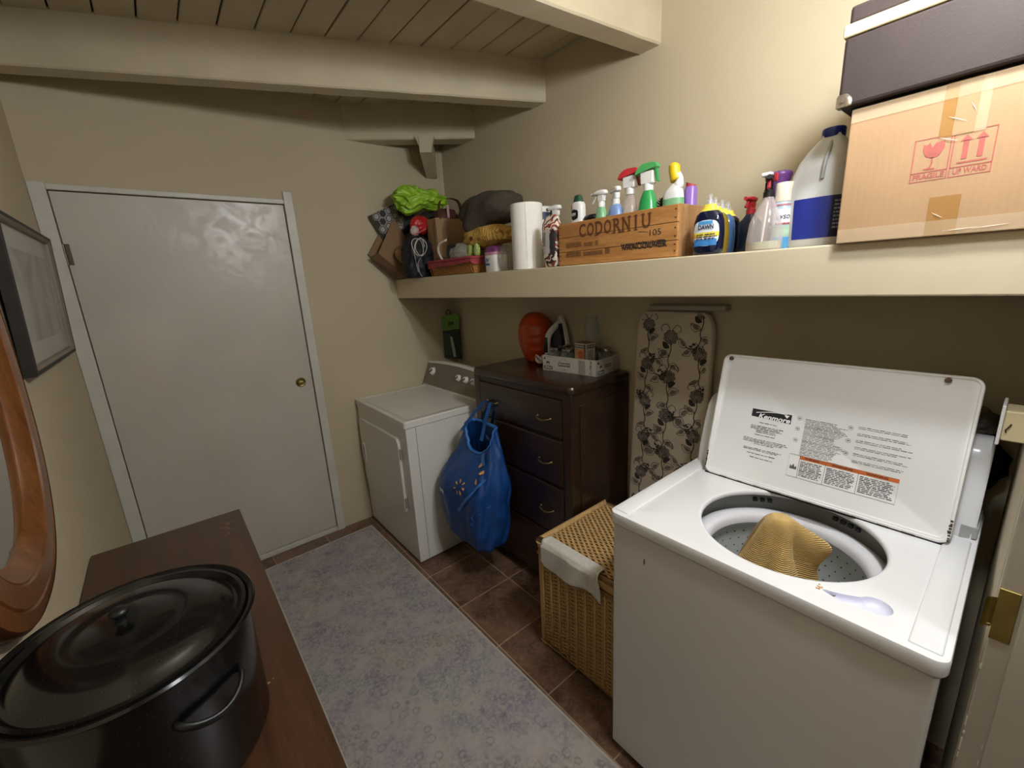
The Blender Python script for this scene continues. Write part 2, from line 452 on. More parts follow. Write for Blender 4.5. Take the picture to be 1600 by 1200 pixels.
# door and its trim
dr=struct('door_1',box(DX0+.003,DX1-.003,YF+.004,YF+.036,.032,DZ-.004,.002,1),DOOR,label='white flush door with brass lock in the far wall')
for z in (1.78,.28):
    h=cyl((DX0+.002,YF-.002,z-.045),(DX0+.002,YF-.002,z+.045),.006,n=12)
    box(DX0+.002,DX0+.022,YF+.0005,YF+.005,z-.045,z+.045,bm=h)
    obj('hinge',h,mat('hinge_bronze','5F574A',.45,.1,20.,metal=.6),dr)
kx,kz=.596,1.036
kb=rings_mesh([[Vector((kx+r*math.cos(2*PI*i/24),YF+.004-y,kz+r*math.sin(2*PI*i/24))) for i in range(24)] for r,y in ((.028,0),(.028,.004),(.022,.008),(.019,.007),(.016,.004),(.001,.004))],False,True)
kn=obj('lock_rosette',kb,BRASS,dr,smooth=40)
obj('thumb_turn',box(kx-.012,kx+.012,YF-.012,YF+.0005,kz-.004,kz+.004,.002,2),BRASS,kn)
struct('trim_4',box(XL+.001,DX0,YF-.014,YF+.002,0,2.075,.002,1),TRIM,label='wide white casing at the hinge side of the door')
struct('trim_6',box(DX1,DX1+.046,YF-.016,YF+.002,0,2.112,.002,1),TRIM,label='white casing right of the door')
struct('trim_7',box(DX0,DX1,YF-.010,YF+.002,DZ,2.070,.002,1),TRIM,label='thin white strip over the door')
struct('trim_8',box(DX0,DX1,YF-.012,YF+.03,0,.028,.002,1),TRIM,label='white sill strip under the door')
struct('trim_9',box(XR-.03,XR,YF-.004,YF,1.62,2.45),WALL,label='narrow painted strip in the far right corner')

# shelf
SX,SZ0,SZ=1.28,1.491,1.614
SHP=mat('shelf_paint','C9BDA2',.6,.03,3.,.1,90.)
sh=obj('wall_shelf',box(SX,XR-.002,YN+.002,YF-.002,SZ0,SZ,.004,2),SHP,origin=(1.5,1.3,SZ0))
tag(sh,'long thick cream shelf along the right wall above the washer and dryer','shelf')

# ceiling lamp that lights the room (out of the frame); the hall globe is an added fill
def pendant(c,r,watt,colr,label):
    lp=thing('pendant_lamp',label,'lamp',c,'globe pendant lamps around the doorway')
    e=NT('bulb_glow'); e.set(col=(1,1,1,1)); e.b.inputs['Emission Color'].default_value=colr+(1,); e.b.inputs['Emission Strength'].default_value=watt
    g=B(); bmesh.ops.create_icosphere(g,subdivisions=3,radius=r); g.transform(Matrix.Translation(c))
    obj('globe_bulb',g,e.m,lp,smooth=180)
    zt=c[2]+r
    obj('socket',cyl((c[0],c[1],zt-.004),(c[0],c[1],zt+.05),.018,n=16),WHITE_PLASTIC,lp)
    obj('cord',cyl((c[0],c[1],zt+.05),(c[0],c[1],ZC),.004,n=8),BLACK,lp)
    obj('canopy',lathe(c[0],c[1],[(.05,ZC),(.05,ZC-.012),(.02,ZC-.025),(.005,ZC-.027)],20),WHITE_PLASTIC,lp)
pendant(BULB,BULB_R,BULB_W,BULB_COL,'lower of the two small globe pendant lamps hanging just inside the doorway')
pendant(BULB_B,BULB_R,BULB_WB,BULB_COL,'higher of the two small globe pendant lamps hanging just inside the doorway')
pendant(HALL,HALL_FILL_R,HALL_FILL_W,BULB_COL,'large unseen fill globe added in the hall behind the doorway')

# ================================================================== rug
r=B(); rg=[(.208,2.615),(.848,2.632),(.884,.15),(.20,.15)]
bt=[r.verts.new((x,y,.0005)) for x,y in rg]; 
r.faces.new(bt); ex=bmesh.ops.extrude_face_region(r,geom=r.faces[:])
for v in [g_ for g_ in ex['geom'] if isinstance(g_,bmesh.types.BMVert)]: v.co.z=.009
rug=thing('area_rug','faded grey and lilac distressed rug on the brown tiles beside the dryer','rug',(.54,1.4,0))
obj('pile',r,RUG,rug)
ed=B()
for a,b in zip(rg,rg[1:]+rg[:1]): tube([(a[0],a[1],.005),(b[0],b[1],.005)],.0058,8,bm=ed)
obj('binding',ed,mat('rug_binding','B3ADA4',.9,.06,40.),rug)

# ================================================================== washer
def rrect(x0,x1,y0,y1,r,n=6):
    pts=[]
    for cx,cy,a in ((x1-r,y1-r,0),(x0+r,y1-r,90),(x0+r,y0+r,180),(x1-r,y0+r,270)):
        for k in range(n+1):
            t=math.radians(a+90*k/n); pts.append((cx+r*math.cos(t),cy+r*math.sin(t)))
    return pts
def loopface(loops, z):
    """flat face with holes, from 2D loops (first is the outline)"""
    b=B(); E=[]
    for L in loops:
        vs=[b.verts.new((x,y,z)) for x,y in L]
        E+=[b.edges.new((vs[i],vs[(i+1)%len(vs)])) for i in range(len(vs))]
    bmesh.ops.triangle_fill(b,use_beauty=True,use_dissolve=False,edges=E)
    return b
WX0,WX1,WY0,WY1,WZ=.917,1.60,.0,.700,.901
wa=thing('washing_machine','white top loading washing machine with its lid open','washer',(1.25,.35,0))
BODYW=mat('washer_body','D9D8D6',.35,.012,3.)
cb_=rings_mesh([[Vector((x,y,z)) for x,y in rrect(WX0+.004+o,WX1-o,WY0+.004+o,WY1-.004-o,.010)] for o,z in ((.12,.034),(.01,.03),(.0,.036),(.0,WZ-.044),(.004,WZ-.040),(.02,WZ-.040),(.02,.04))],False,True)
obj('cabinet',cb_,BODYW,wa,smooth=35)
sm_=rings_mesh([[Vector((x,y,z)) for x,y in rrect(WX0+o,WX1-o,WY0+o,WY1-o,.012)] for o,z in ((.006,WZ-.046),(.006,WZ-.034),(.016,WZ-.034),(.016,WZ-.046))],False,False,closed_v=True)
obj('seam',sm_,mat('seam_rust','8A6A48',.7,.2,20.),wa)
for x in (WX0+.05,WX1-.05):
    for y in (WY0+.05,WY1-.05): obj('levelling_foot',cyl((x,y,0),(x,y,.035),.02),BLACK,wa)
TC=(1.165,.325); TR=.210
hole=[(TC[0]+TR*math.cos(2*PI*i/64),TC[1]+TR*math.sin(2*PI*i/64)) for i in range(64)]
# bleach scoop outline (teardrop)
def tear_old(n=36):
    P=[]
    for i in range(n):
        t=2*PI*i/n; ca,sa=math.cos(t),math.sin(t)
        # big end at low y (right in the photo)
        y=.128-.058*ca if ca>0 else .128-.058*ca*1.15
        wdt=.030*(1 if ca>0 else (1+ca*.72))
        x=.985+wdt*sa+(.0 if ca>0 else -.012*ca*ca*0)
        P.append((x,y))
    return P
def tear():
    c=Vector((.994,.108)); r=.026; P=[]
    for k in range(19):                     # round end, turning from the back side to the front side
        a=math.radians(70-k*(235/18)); P.append((c.x+r*math.cos(a),c.y+r*math.sin(a)))
    P+= [(.962,.135),(.9615,.155),(.964,.172),(.968,.186),(.9715,.194),(.975,.190),(.979,.178),(.985,.163),(.993,.148),(.999,.138)]
    return P
tr_=tear()
out=rrect(WX0,WX1,WY0,WY1,.018)
tp=loopface([out,hole,tr_],WZ)
inn=rrect(WX0+.006,WX1-.006,WY0+.006,WY1-.006,.014)
for v in tp.verts:
    pass
# rounded outer edge skirt
N=len(out)
def scaled(off,z): return [Vector((x,y,z)) for x,y in rrect(WX0-off,WX1+off,WY0-off,WY1+off,.018+max(off,-.01))]
sk=rings_mesh([scaled(0,WZ),scaled(.0035,WZ-.0015),scaled(.005,WZ-.006),scaled(.005,WZ-.030),scaled(.003,WZ-.035)],False,False,bm=tp)
bmesh.ops.remove_doubles(tp,verts=tp.verts,dist=.00005)
top=obj('top_panel',tp,WHITE_ENAMEL,wa,smooth=30)
# lip rolling into the tub
lipb=lathe(TC[0],TC[1],[(TR,WZ),(TR-.004,WZ-.0005),(TR-.007,WZ-.004),(TR-.0075,WZ-.012),(TR-.004,WZ-.016),(TR+.004,WZ-.018)],64,cap0=False,cap1=False)
obj('opening_lip',lipb,WHITE_ENAMEL,top,smooth=180)
sc_=B()
rings_mesh([[Vector((x,y,WZ)) for x,y in tr_],
  [Vector((.984+(x-.984)*.93,.124+(y-.124)*.97,WZ-.007)) for x,y in tr_],
  [Vector((.984+(x-.984)*.70,.122+(y-.122)*.82,WZ-.014)) for x,y in tr_],
  [Vector((.984+(x-.984)*.2,.118+(y-.118)*.3,WZ-.016)) for x,y in tr_]],False,True,bm=sc_)
obj('bleach_cup',sc_,mat('cup_plastic','DCDDF0',.3,.01),wa,smooth=180)
for y0,y1 in ((.648,.694),(.006,.052)):
    obj('side_rail',box(WX0+.012,WX1-.2,y0,y1,WZ-.004,WZ+.004,.004,3),WHITE_ENAMEL,top,smooth=35)
st=B(); 
for k in range(5): box(WX0+.05+k*.004,WX0+.054+k*.004,.196+.004*math.sin(k*2),.2+.004*math.cos(k*3),WZ+.0001,WZ+.0004,bm=st)
obj('rust_spot',st,mat('rust','B98F58',.8,.2,40.),top)
obj('chip',box(WX0+.0028,WX0+.0036,.585,.589,.775,.792),mat('chip_dark','6E6458',.8),wa)
# tub ring, basket
obj('outer_tub',lathe(TC[0],TC[1],[(TR+.03,WZ-.006),(TR+.03,WZ-.115)],64,cap0=False,cap1=False),mat('tub_grey','8F918F',.4,.04),wa,smooth=180)
obj('balance_ring',lathe(TC[0],TC[1],[(TR+.03,WZ-.085),(TR+.015,WZ-.070),(TR-.005,WZ-.064),(TR-.022,WZ-.068),(TR-.031,WZ-.078),(TR-.031,WZ-.095)],64,cap0=False,cap1=False),mat('ring_white','E4E4EA',.3,.01),wa,smooth=180)
BK=mat('basket_grey','C6CACA',.35,.03)
bk=obj('wash_basket',lathe(TC[0],TC[1],[(TR-.029,WZ-.093),(TR-.015,WZ-.10),(TR-.012,WZ-.12),(TR-.012,WZ-.40),(TR-.03,WZ-.425),(.06,WZ-.43),(.001,WZ-.43)],64,cap0=False,cap1=True),BK,wa,smooth=60)
hl=B(); R_=TR-.0128
for row in range(11):
    z=WZ-.135-row*.024
    for k in range(44):
        a=2*PI*(k+.5*(row%2))/44
        c=Vector((TC[0]+R_*math.cos(a),TC[1]+R_*math.sin(a),z)); tx_=Vector((-math.sin(a),math.cos(a),0))
        hl.faces.new([hl.verts.new(c+tx_*.0026*math.cos(q*PI/3)+Vector((0,0,.0026*math.sin(q*PI/3)))) for q in range(6)])
hl2=hl
for k in range(40):
    rr=.1+.07*((k*7)%5)/5; a=k*2.4
    c=Vector((TC[0]+rr*math.cos(a),TC[1]+rr*math.sin(a),WZ-.4285))
    hl2.faces.new([hl2.verts.new(c+Vector((.003*math.cos(q*PI/3),.003*math.sin(q*PI/3),0))) for q in range(6)])
obj('drain_holes',hl2,BLACK,bk,kind='stuff')
ag=lathe(TC[0]-.01,TC[1],[(.07,WZ-.43),(.055,WZ-.38),(.04,WZ-.25),(.036,WZ-.06),(.03,WZ-.02),(.01,WZ-.01)],24)
obj('agitator',ag,GREYP,wa,smooth=60)
# black clips on the rear edge under the opening
cl=B()
for a in (28,33,38,-14,-19,-24,-29):
    t=math.radians(a); c=Vector((TC[0]+(TR+.022)*math.cos(t),TC[1]+(TR+.022)*math.sin(t),WZ-.045))
    cl2=box(-.004,.004,-.006,.006,-.005,.005); cl2.transform(Matrix.Translation(c)@Matrix.Rotation(t,4,'Z')); add(cl,cl2)
obj('rim_clips',cl,BLACK,wa,kind='stuff')
# lid, leaning back on its hinge
LU=Vector((0,-1,0)); LV=Vector((.098,0,.385)).normalized(); LN=LU.cross(LV)
LM=plane_M((1.338,.336,.903),LU,LV)     # local: u along -y, v up the lid, n towards the room
LW,LH=.594,.405
def lid_ring(off,n,r): return [Vector((x,y,n)) for x,y in rrect(-LW/2+off,LW/2-off,.002+off,LH-off,r)]
lb=rings_mesh([lid_ring(.004,-.020,.02),lid_ring(0,-.016,.024),lid_ring(0,-.002,.024),lid_ring(.0015,.0,.0225),lid_ring(.006,.0005,.018),lid_ring(.008,-.0025,.016),lid_ring(.012,-.003,.012)],True,False)
def lid_ring2(n): return [Vector((x,y,n)) for x,y in rrect(-LW/2+.012,LW/2-.012,.014,LH-.028,.012)]
rings_mesh([lid_ring(.012,-.003,.012),lid_ring2(-.0035),[Vector((v.x*.985,.2+(v.y-.2)*.985,-.006)) for v in lid_ring2(0)]],False,True,bm=lb)
LIDM=mat('lid_enamel','EEEEEE',.3,.012,3.)
lid=obj('lid',lb,LIDM,wa,M=LM.copy(),smooth=40)
for u,v in ((-.272,.391),(.235,.391)):
    q=B(); lathe(u,v,[(.0065,-.004),(.0065,.003),(.004,.005),(.001,.005)],14,bm=q); obj('rubber_bumper',q,mat('bumper_brown','5A4632',.6),lid,M=LM.copy())
ch=B()
for k in range(9):
    y=.01+k*.006+.003*random.random()
    box(LW/2-.006-.003*random.random(),LW/2-.002,y,y+.003+.003*random.random(),.0003,.0012,bm=ch)
    box(-LW/2+.001,-LW/2+.004+.002*random.random(),y+.01,y+.015,.0003,.0012,bm=ch)
for k in range(10):
    x=-.25+k*.05+.02*random.random(); box(x,x+.008+.02*random.random(),.0015,.0035,.0002,.0012,bm=ch)
obj('enamel_chips',ch,mat('chip_black','3A332C',.8),lid,M=LM.copy(),kind='stuff')
obj('hinge_gasket',box(-LW/2+.004,LW/2-.004,-.003,.003,-.014,-.002),BLACK,lid,M=LM.copy())
PZ=-.0055
def lp_u(y): return .336-y
ik=Ink()    # logo block: black bar with swoosh
u0,u1,v0,v1=lp_u(.518),lp_u(.408),.213,.241
ik.poly([(u0,v0+.004),(u1,v0),(u1,v1),(u0,v1)])
for p in (.28,): pass
lid_logo=obj('logo_bar',ik.b,INK,lid,M=LM@Matrix.Translation((0,0,PZ)))
ik=Ink(); ik.text('Kenmore',(u0+u1)/2+.008,v0+.008,.021,width=.088,bold=.0006,shear=.25,h=.0003)
arc=[(u0+.012+t*.085, v0+.017+.010*math.sin(min(1,t*1.0)*PI*.62)) for t in [i/16 for i in range(17)]]
ik.line(arc,.0022,h=.0003); ik.poly([(u1-.020,v0+.024),(u1-.006,v0+.0245),(u1-.012,v0+.015)],h=.0003)
obj('logo_lettering',ik.b,mat('print_white','EDEDED',.6),lid_logo,M=LM@Matrix.Translation((0,0,PZ)))
ik=Ink()
cu=(u0+u1)/2-.004
for k,(y,wd,n) in enumerate(((.204,.05,1),(.192,.095,3),(.178,.06,2),(.165,.065,1),(.150,.125,3),(.136,.06,1),(.120,.115,2),(.104,.09,1),(.092,.07,1))):
    ik.greek(cu-wd/2,y-n*.0045,cu+wd/2,y,.0045,.5,seed=k+3,ragged=.15)
def col(ua,ub,va,vb,seed): ik.greek(ua,va,ub,vb,.0044,.36,seed=seed,ragged=.3)
yA,yB=lp_u(.372),lp_u(.268)
for k in range(5): col(yA,yB,.226-k*.0215-.0155,.240-k*.0215,20+k)
yC,yD=lp_u(.262+.0-.012),lp_u(.135)
for k in range(6): col(yC,yD,.2335-k*.0185,.246-k*.0185,40+k)
for (cy,cv) in ((.388,.236),(.388,.205),(.388,.171),(.266,.236),(.266,.200),(.266,.165)):
    ik.circ(lp_u(cy),cv,.0052,.0008); ik.rect(lp_u(cy)-.0025,cv-.0015,lp_u(cy)+.0025,cv+.0015)
# warning table
a,b_,c_,d_=lp_u(.395),lp_u(.148),.062,.128
ik.frame(a,c_,b_,d_,.0012); ik.line([(a+.027,c_),(a+.027,d_)],.001); ik.line([(a+.09,c_),(a+.09,d_)],.001); ik.line([(a+.165,c_),(a+.165,d_)],.001)
ik.poly([(a+.005,.085),(a+.023,.085),(a+.022,.096),(a+.018,.091),(a+.014,.101),(a+.010,.092),(a+.006,.098)])
for k,(p,q) in enumerate(((a+.03,a+.086),(a+.094,a+.162),(a+.169,b_-.004))): ik.greek(p,c_+.004,q,d_-.013,.0046,.55,seed=60+k,ragged=.2)
obj('instructions',ik.b,mat('print_grey','5C5E62',.7),lid,M=LM@Matrix.Translation((0,0,PZ)),kind='stuff')
ik=Ink(); ik.rect(a+.027,d_-.010,b_,d_)
wb=obj('warning_bar',ik.b,mat('warning_orange','C4642C',.6),lid,M=LM@Matrix.Translation((0,0,PZ+.0002)))
ik=Ink()
for k,(p,q) in enumerate(((a+.034,a+.08),(a+.098,a+.158),(a+.175,b_-.015))):
    ik=Ink(); ik.text('WARNING',(p+q)/2,d_-.005,.007,width=(q-p)*.8,bold=.0002)
    obj('warning_lettering',ik.b,INK,wb,M=LM@Matrix.Translation((0,0,PZ+.0005)))
# console
def cons(y,s=1.): 
    P=[(1.415,WZ),(1.425,WZ+.05),(1.455,WZ+.15),(1.475,WZ+.205),(1.50,WZ+.228),(1.54,WZ+.232),(1.575,WZ+.215),(1.59,WZ+.16),(1.595,WZ)]
    cx,cz=1.5,WZ+.1
    return [Vector((cx+(x-cx)*s,y,cz+(z-cz)*s)) for x,z in P]
cn=rings_mesh([cons(.004,.92),cons(.010),cons(.030),cons(.670),cons(.690),cons(.696,.92)],True,True)
co_=obj('control_console',cn,WHITE_ENAMEL,wa,smooth=40)
e2=rings_mesh([[p+Vector((0,-.0035,0)) for p in cons(.004,.97)[0:1]]+[Vector((1.42,.0,WZ+.03)),Vector((1.585,.0,WZ+.03)),Vector((1.588,.0,WZ+.002))],[Vector((1.412,.03,WZ+.002)),Vector((1.418,.03,WZ+.032)),Vector((1.598,.03,WZ+.032)),Vector((1.6,.03,WZ+.002))]],True,True)
obj('end_trim',e2,mat('chrome_grey','A9A9A6',.3,.05),co_)

# ribbed cloth over the agitator
def cloth():
    nphi,nt=96,230; rg=[]
    ax,ay,az=1.128,.325,.952
    for j in range(nt+1):
        t=j/nt; rr=[]
        for i in range(nphi):
            f=2*PI*i/nphi
            rad=.010+.060*(t**.5)*(.85+.15*math.cos(f-2.2))+.030*t*t
            rad+=t*.013*math.sin(5*f+1.0+2*t)+t*t*.008*math.sin(9*f+2)
            dz=-.20*t**1.25
            # sagging peak towards -y (right in the photo)
            g=math.exp(-((f-1.53*PI)/.36)**2)*math.exp(-((t-.36)/.20)**2)
            rad+=.050*g; dz+=.012*g-.03*math.exp(-((f-1.53*PI)/.5)**2)*math.exp(-((t-.75)/.2)**2)*0
            g2=math.exp(-((f-1.35*PI)/.35)**2)*math.exp(-((t-.5)/.25)**2); rad-=.014*g2
            rib=.0030*math.cos(2*PI*(j*.2+1.2*math.sin(f)))*min(1,t*6)
            rr.append(Vector((ax+(rad+rib)*math.cos(f)*1.0,ay+(rad+rib)*math.sin(f)*1.12,az+dz+.010*math.sin(f*2+.6)*t)))
        rg.append(rr)
    return rings_mesh(rg,True,False)
cw=obj('ribbed_cloth',cloth(),mat('tan_knit','C8A96C',.95,.07,30.,.3,300.,.001,sheen=.2),origin=(1.128,.325,.75),smooth=180)
tag(cw,'tan ribbed cloth draped over the agitator inside the washing machine','cloth')

# ================================================================== wicker hamper
hp=thing('wicker_hamper','tall rectangular wicker laundry hamper between washer and dark chest','hamper',(1.26,.95,0))
HX0,HX1,HY0,HY1,HZ=1.045,1.49,.735,1.165,.520
def weave(o,u,v,W,H,spoke,row,amp=.004,chk=.3):
    u=Vector(u);v=Vector(v);n=u.cross(v); o=Vector(o)
    nu=max(8,int(W/spoke*5)); nv=max(8,int(H/row)*6); g=[]
    for j in range(nv+1):
        y=H*j/nv; rw=[]
        ri=int(y/row)
        for i in range(nu+1):
            x=W*i/nu
            d=amp*.5*abs(math.sin(PI*y/row))*2.-amp*.5+amp*chk*math.cos(PI*x/spoke+PI*(ri%2))*abs(math.sin(PI*y/row))
            rw.append(o+u*x+v*y+n*d)
        g.append(rw)
    return rings_mesh(g,False,False,False)
def strands(o,u,v,W,H,spoke,row,ra,rb,amp,seg=3):
    u=Vector(u);v=Vector(v);n=u.cross(v); o=Vector(o); b=B(); nr=int(H/row); nu=max(4,int(W/spoke*seg))
    for k in range(nr+1):
        rg=[]
        for i in range(nu+1):
            x=W*i/nu; c=o+u*x+v*(row*k+.0004*math.sin(k*5+i))+n*(amp*math.cos(PI*x/spoke+PI*(k%2)))
            rg.append([c+v*ra*math.cos(q*PI/3)+n*rb*math.sin(q*PI/3) for q in range(6)])
        rings_mesh(rg,True,True,bm=b)
    return b
GAP_SHADE=mat('rattan_gap_shade','6E5230',.85)  # dark colour stands in for the shade between the strands
obj('inner_shade_core',box(HX0+.006,HX1-.006,HY0+.006,HY1-.006,.02,HZ-.045),GAP_SHADE,hp)
obj('front_weave',strands((HX0+.002,HY1-.02,.034),(0,-1,0),(0,0,1),HY1-HY0-.04,HZ-.10,.023,.0088,.0039,.003,.0028),RATTAN,hp,smooth=180,kind='stuff')
obj('side_weave',weave((HX1-.02,HY1,.03),(-1,0,0),(0,0,1),HX1-HX0-.04,HZ-.09,.024,.0115,.0055),RATTAN,hp,smooth=180)
obj('near_side_weave',weave((HX0+.02,HY0,.03),(1,0,0),(0,0,1),HX1-HX0-.04,HZ-.09,.05,.017),RATTAN,hp,smooth=180)
for x in (HX0+.008,HX1-.008):
    for y in (HY0+.008,HY1-.008): obj('corner_post',cyl((x,y,0),(x,y,HZ-.05),.015,n=12),RATTAN,hp,smooth=60)
fr=B(); c4=[(HX0,HY0),(HX0,HY1),(HX1,HY1),(HX1,HY0)]
tube([(x,y,.024) for x,y in c4],.012,8,closed=True,bm=fr)
obj('base_rail',fr,RATTAN,hp,smooth=60)
fr=B(); tube([(x,y,HZ-.062) for x,y in c4],.011,8,closed=True,bm=fr)
obj('top_rail',fr,RATTAN,hp,smooth=60)
ld=obj('hamper_lid',box(HX0-.006,HX1+.004,HY0-.004,HY1+.008,HZ-.045,HZ-.012,.01,3),RATTAN,hp)
obj('lid_shade_core',box(HX0+.02,HX1-.02,HY0+.02,HY1-.02,HZ-.014,HZ-.0095),GAP_SHADE,ld)
obj('lid_weave',strands((HX0+.03,HY1-.02,HZ-.005),(0,-1,0),(1,0,0),HY1-HY0-.04,HX1-HX0-.06,.017,.0120,.0054,.0036,.0030,4),RATTAN_TOP,ld,smooth=180,kind='stuff')
rm=B(); tube([(x,y,HZ-.009) for x,y in ((HX0+.006,HY0+.006),(HX0+.006,HY1-.004),(HX1-.01,HY1-.004),(HX1-.01,HY0+.006))],.020,10,closed=True,bm=rm)
obj('lid_rim',rm,RATTAN_TOP,ld,smooth=60)
for k in range(9):
    y=HY0+.04+k*.046; obj('spoke',tube([(HX0-.0015,y,.03),(HX0-.0030,y,.25),(HX0-.0015,y,HZ-.065)],.0035,6),RATTAN_SPOKE,hp,smooth=180)
# rag over its front edge
g=[]; nu,nv=40,30
for j in range(nv+1):
    s=j/nv; rw=[]
    for i in range(nu+1):
        t=i/nu
        drop=.095+.018*math.sin(t*4.5+.4)+.012*t+(.016*max(0,t-.75)/.25 if t>.75 else 0)
        if t<.06: drop-=.02*(1-t/.06)
        y=1.132-.285*t-.020*s*t+.004*math.sin(s*6)
        L=s*(drop+.045)
        fold=.006*math.sin(t*11+s*2)*s
        if L<.035: x=HX0+.035-L; z=HZ+.0155
        elif L<.060:
            a_=(L-.035)/.025*PI/2; x=HX0-.016*math.sin(a_); z=HZ+.0155-.016*(1-math.cos(a_))
        else: x=HX0-.018-fold-.003; z=HZ-.0005-(L-.060)
        rw.append(Vector((x,y,z)))
    g.append(rw)
rg_=rings_mesh(g,False,False,False); bmesh.ops.recalc_face_normals(rg_,faces=rg_.faces); bmesh.ops.solidify(rg_,geom=rg_.faces[:],thickness=.003)
tag(obj('white_rag',rg_,mat('terry_white','D5D2CA',.95,.05,90.,.7,260.,.002),origin=(HX0,.98,HZ),smooth=180),'small white terry rag hanging over the hamper front edge','cloth')

# ================================================================== chest of drawers
CX0,CX1,CY0,CY1,CZ=1.285,1.705,1.192,1.915,1.115
cd=thing('chest_of_drawers','dark mahogany chest of four drawers between dryer and hamper','chest',(1.49,1.55,0))
bd=box(CX0+.012,CX1,CY0+.004,CY1-.004,.07,CZ-.03,.004,2)
obj('carcass',bd,CHEST_V,cd)
for y0,y1 in ((CY0,CY0+.052),(CY1-.052,CY1)): obj('front_stile',box(CX0,CX0+.02,y0,y1,.04,CZ-.03,.004,2),CHEST_V,cd)
for z0,z1 in ((CZ-.066,CZ-.03),(.857,.866),(.620,.629),(.358,.367),(.07,.11)): obj('front_rail',box(CX0+.004,CX0+.018,CY0+.05,CY1-.05,z0,z1,.002,1),CHEST,cd)
obj('side_panel',box(CX0+.06,CX1-.05,CY0-.002,CY0+.006,.13,CZ-.09,.003,1),CHEST_V,cd)
tpp=rings_mesh([[Vector((x,y,z)) for x,y in rrect(CX0-.006+o,CX1+.004,CY0-.008+o,CY1+.006-o,.03)] for o,z in ((.004,CZ-.034),(0,CZ-.028),(0,CZ-.010),(.004,CZ-.002),(.010,CZ))],True,True)
obj('top',tpp,CHEST,cd,smooth=35)
for x in (CX0+.035,CX1-.035):
    for y in (CY0+.035,CY1-.035): obj('leg',box(x-.025,x+.025,y-.025,y+.025,0,.075,.005,1),CHEST,cd)
dz=[(.868,1.047),(.631,.855),(.369,.618),(.112,.356)]
HB=mat('antique_brass','8C7550',.35,.15,40.,metal=.9)
for (z0,z1),hz in zip(dz,(.945,.733,.481,.235)):
    dw=obj('drawer',box(CX0-.004,CX0+.015,CY0+.054,CY1-.054,z0,z1,.007,2),CHEST,cd)
    for y in (1.357,1.75):
        hb=tube(smoothpath([(CX0-.004,y+.042,hz+.006),(CX0-.02,y+.034,hz+.004),(CX0-.024,y,hz-.004),(CX0-.02,y-.034,hz+.004),(CX0-.004,y-.042,hz+.006)],5),[.003]*6+[.0045]*9+[.003]*6,8)
        for s_ in (-.042,.042):
            hb2=B(); bmesh.ops.create_icosphere(hb2,subdivisions=2,radius=.0065); hb2.transform(Matrix.Translation((CX0-.005,y+s_,hz+.006))); add(hb,hb2)
        obj('handle',hb,HB,dw,smooth=60)
# ================================================================== dryer
DXF,DXB,DY0,DY1,DZT=.900,1.56,2.030,2.742,.868
dy=thing('clothes_dryer','white front loading clothes dryer in the far corner','dryer',(1.23,2.39,0))
DW=mat('dryer_enamel','DCDAD4',.25,.012,3.)
obj('cabinet',box(DXF+.003,DXB,DY0+.002,DY1-.002,.012,DZT-.042,.004,2),DW,dy)
tpd=rings_mesh([[Vector((x,y,z)) for x,y in rrect(DXF-.004+o,DXB-o,DY0-.004+o,DY1+.004-o,.014)] for o,z in ((.004,DZT-.042),(0,DZT-.038),(0,DZT-.006),(.004,DZT-.0005),(.03,DZT),(.034,DZT-.003),(.05,DZT-.003))],True,True)
obj('top',tpd,DW,dy,smooth=35)
obj('corner_seam',box(DXF+.06,DXF+.0625,DY0+.0012,DY0+.004,.02,DZT-.045),mat('seam_dark','6B675F',.7),dy)
dd=B()
dring=lambda o,x,r:[Vector((x,y,z)) for y,z in rrect(2.125+o,2.712-o,.285+o,.752-o,r)]
rings_mesh([dring(0,DXF+.004,.04),dring(0,DXF-.006,.04),dring(.004,DXF-.011,.037),dring(.03,DXF-.012,.02)],True,True,bm=dd)
ddo=obj('door',dd,DW,dy,smooth=35)
hh=rings_mesh([[Vector((x,y,z)) for y,z in rrect(2.655+o,2.695-o,.44+o,.585-o,.019)] for o,x in ((0,DXF-.012),(0,DXF-.017),(.006,DXF-.017),(.009,DXF-.0125))],False,True)
obj('door_handle',hh,WHITE_PLASTIC,ddo,smooth=35)
for z in (.66,.36): obj('door_hinge',box(DXF-.008,DXF-.0005,2.112,2.124,z-.03,z+.03),mat('hinge_grey','9A968C',.5),ddo)
def dcons(y,tz):
    return [Vector((x,y,z)) for x,z in ((1.392,DZT-.002),(1.396,DZT+.012),(1.455,tz-.012),(1.465,tz-.002),(1.485,tz),(1.545,tz-.03),(1.555,DZT-.002))]
top_=lambda y: DZT+.168+.018*math.sin(PI*(y-DY0)/(DY1-DY0))
ys=[DY0+.003+(DY1-DY0-.006)*k/14 for k in range(15)]
cdy=obj('control_console',rings_mesh([dcons(y,top_(y)) for y in ys],True,True),DW,dy,smooth=35)
pn=rings_mesh([[Vector((1.396-.0035+.059*q,y,DZT+.014+(top_(y)-.016-DZT-.014)*q)) for q in (0,.5,1)] for y in ys[0:]],False,False,False)
bmesh.ops.solidify(pn,geom=pn.faces[:],thickness=.002)
pno=obj('control_panel',pn,mat('panel_taupe','A8A190',.4,.04),cdy)
KN=Vector((-.93,0,.33)).normalized()
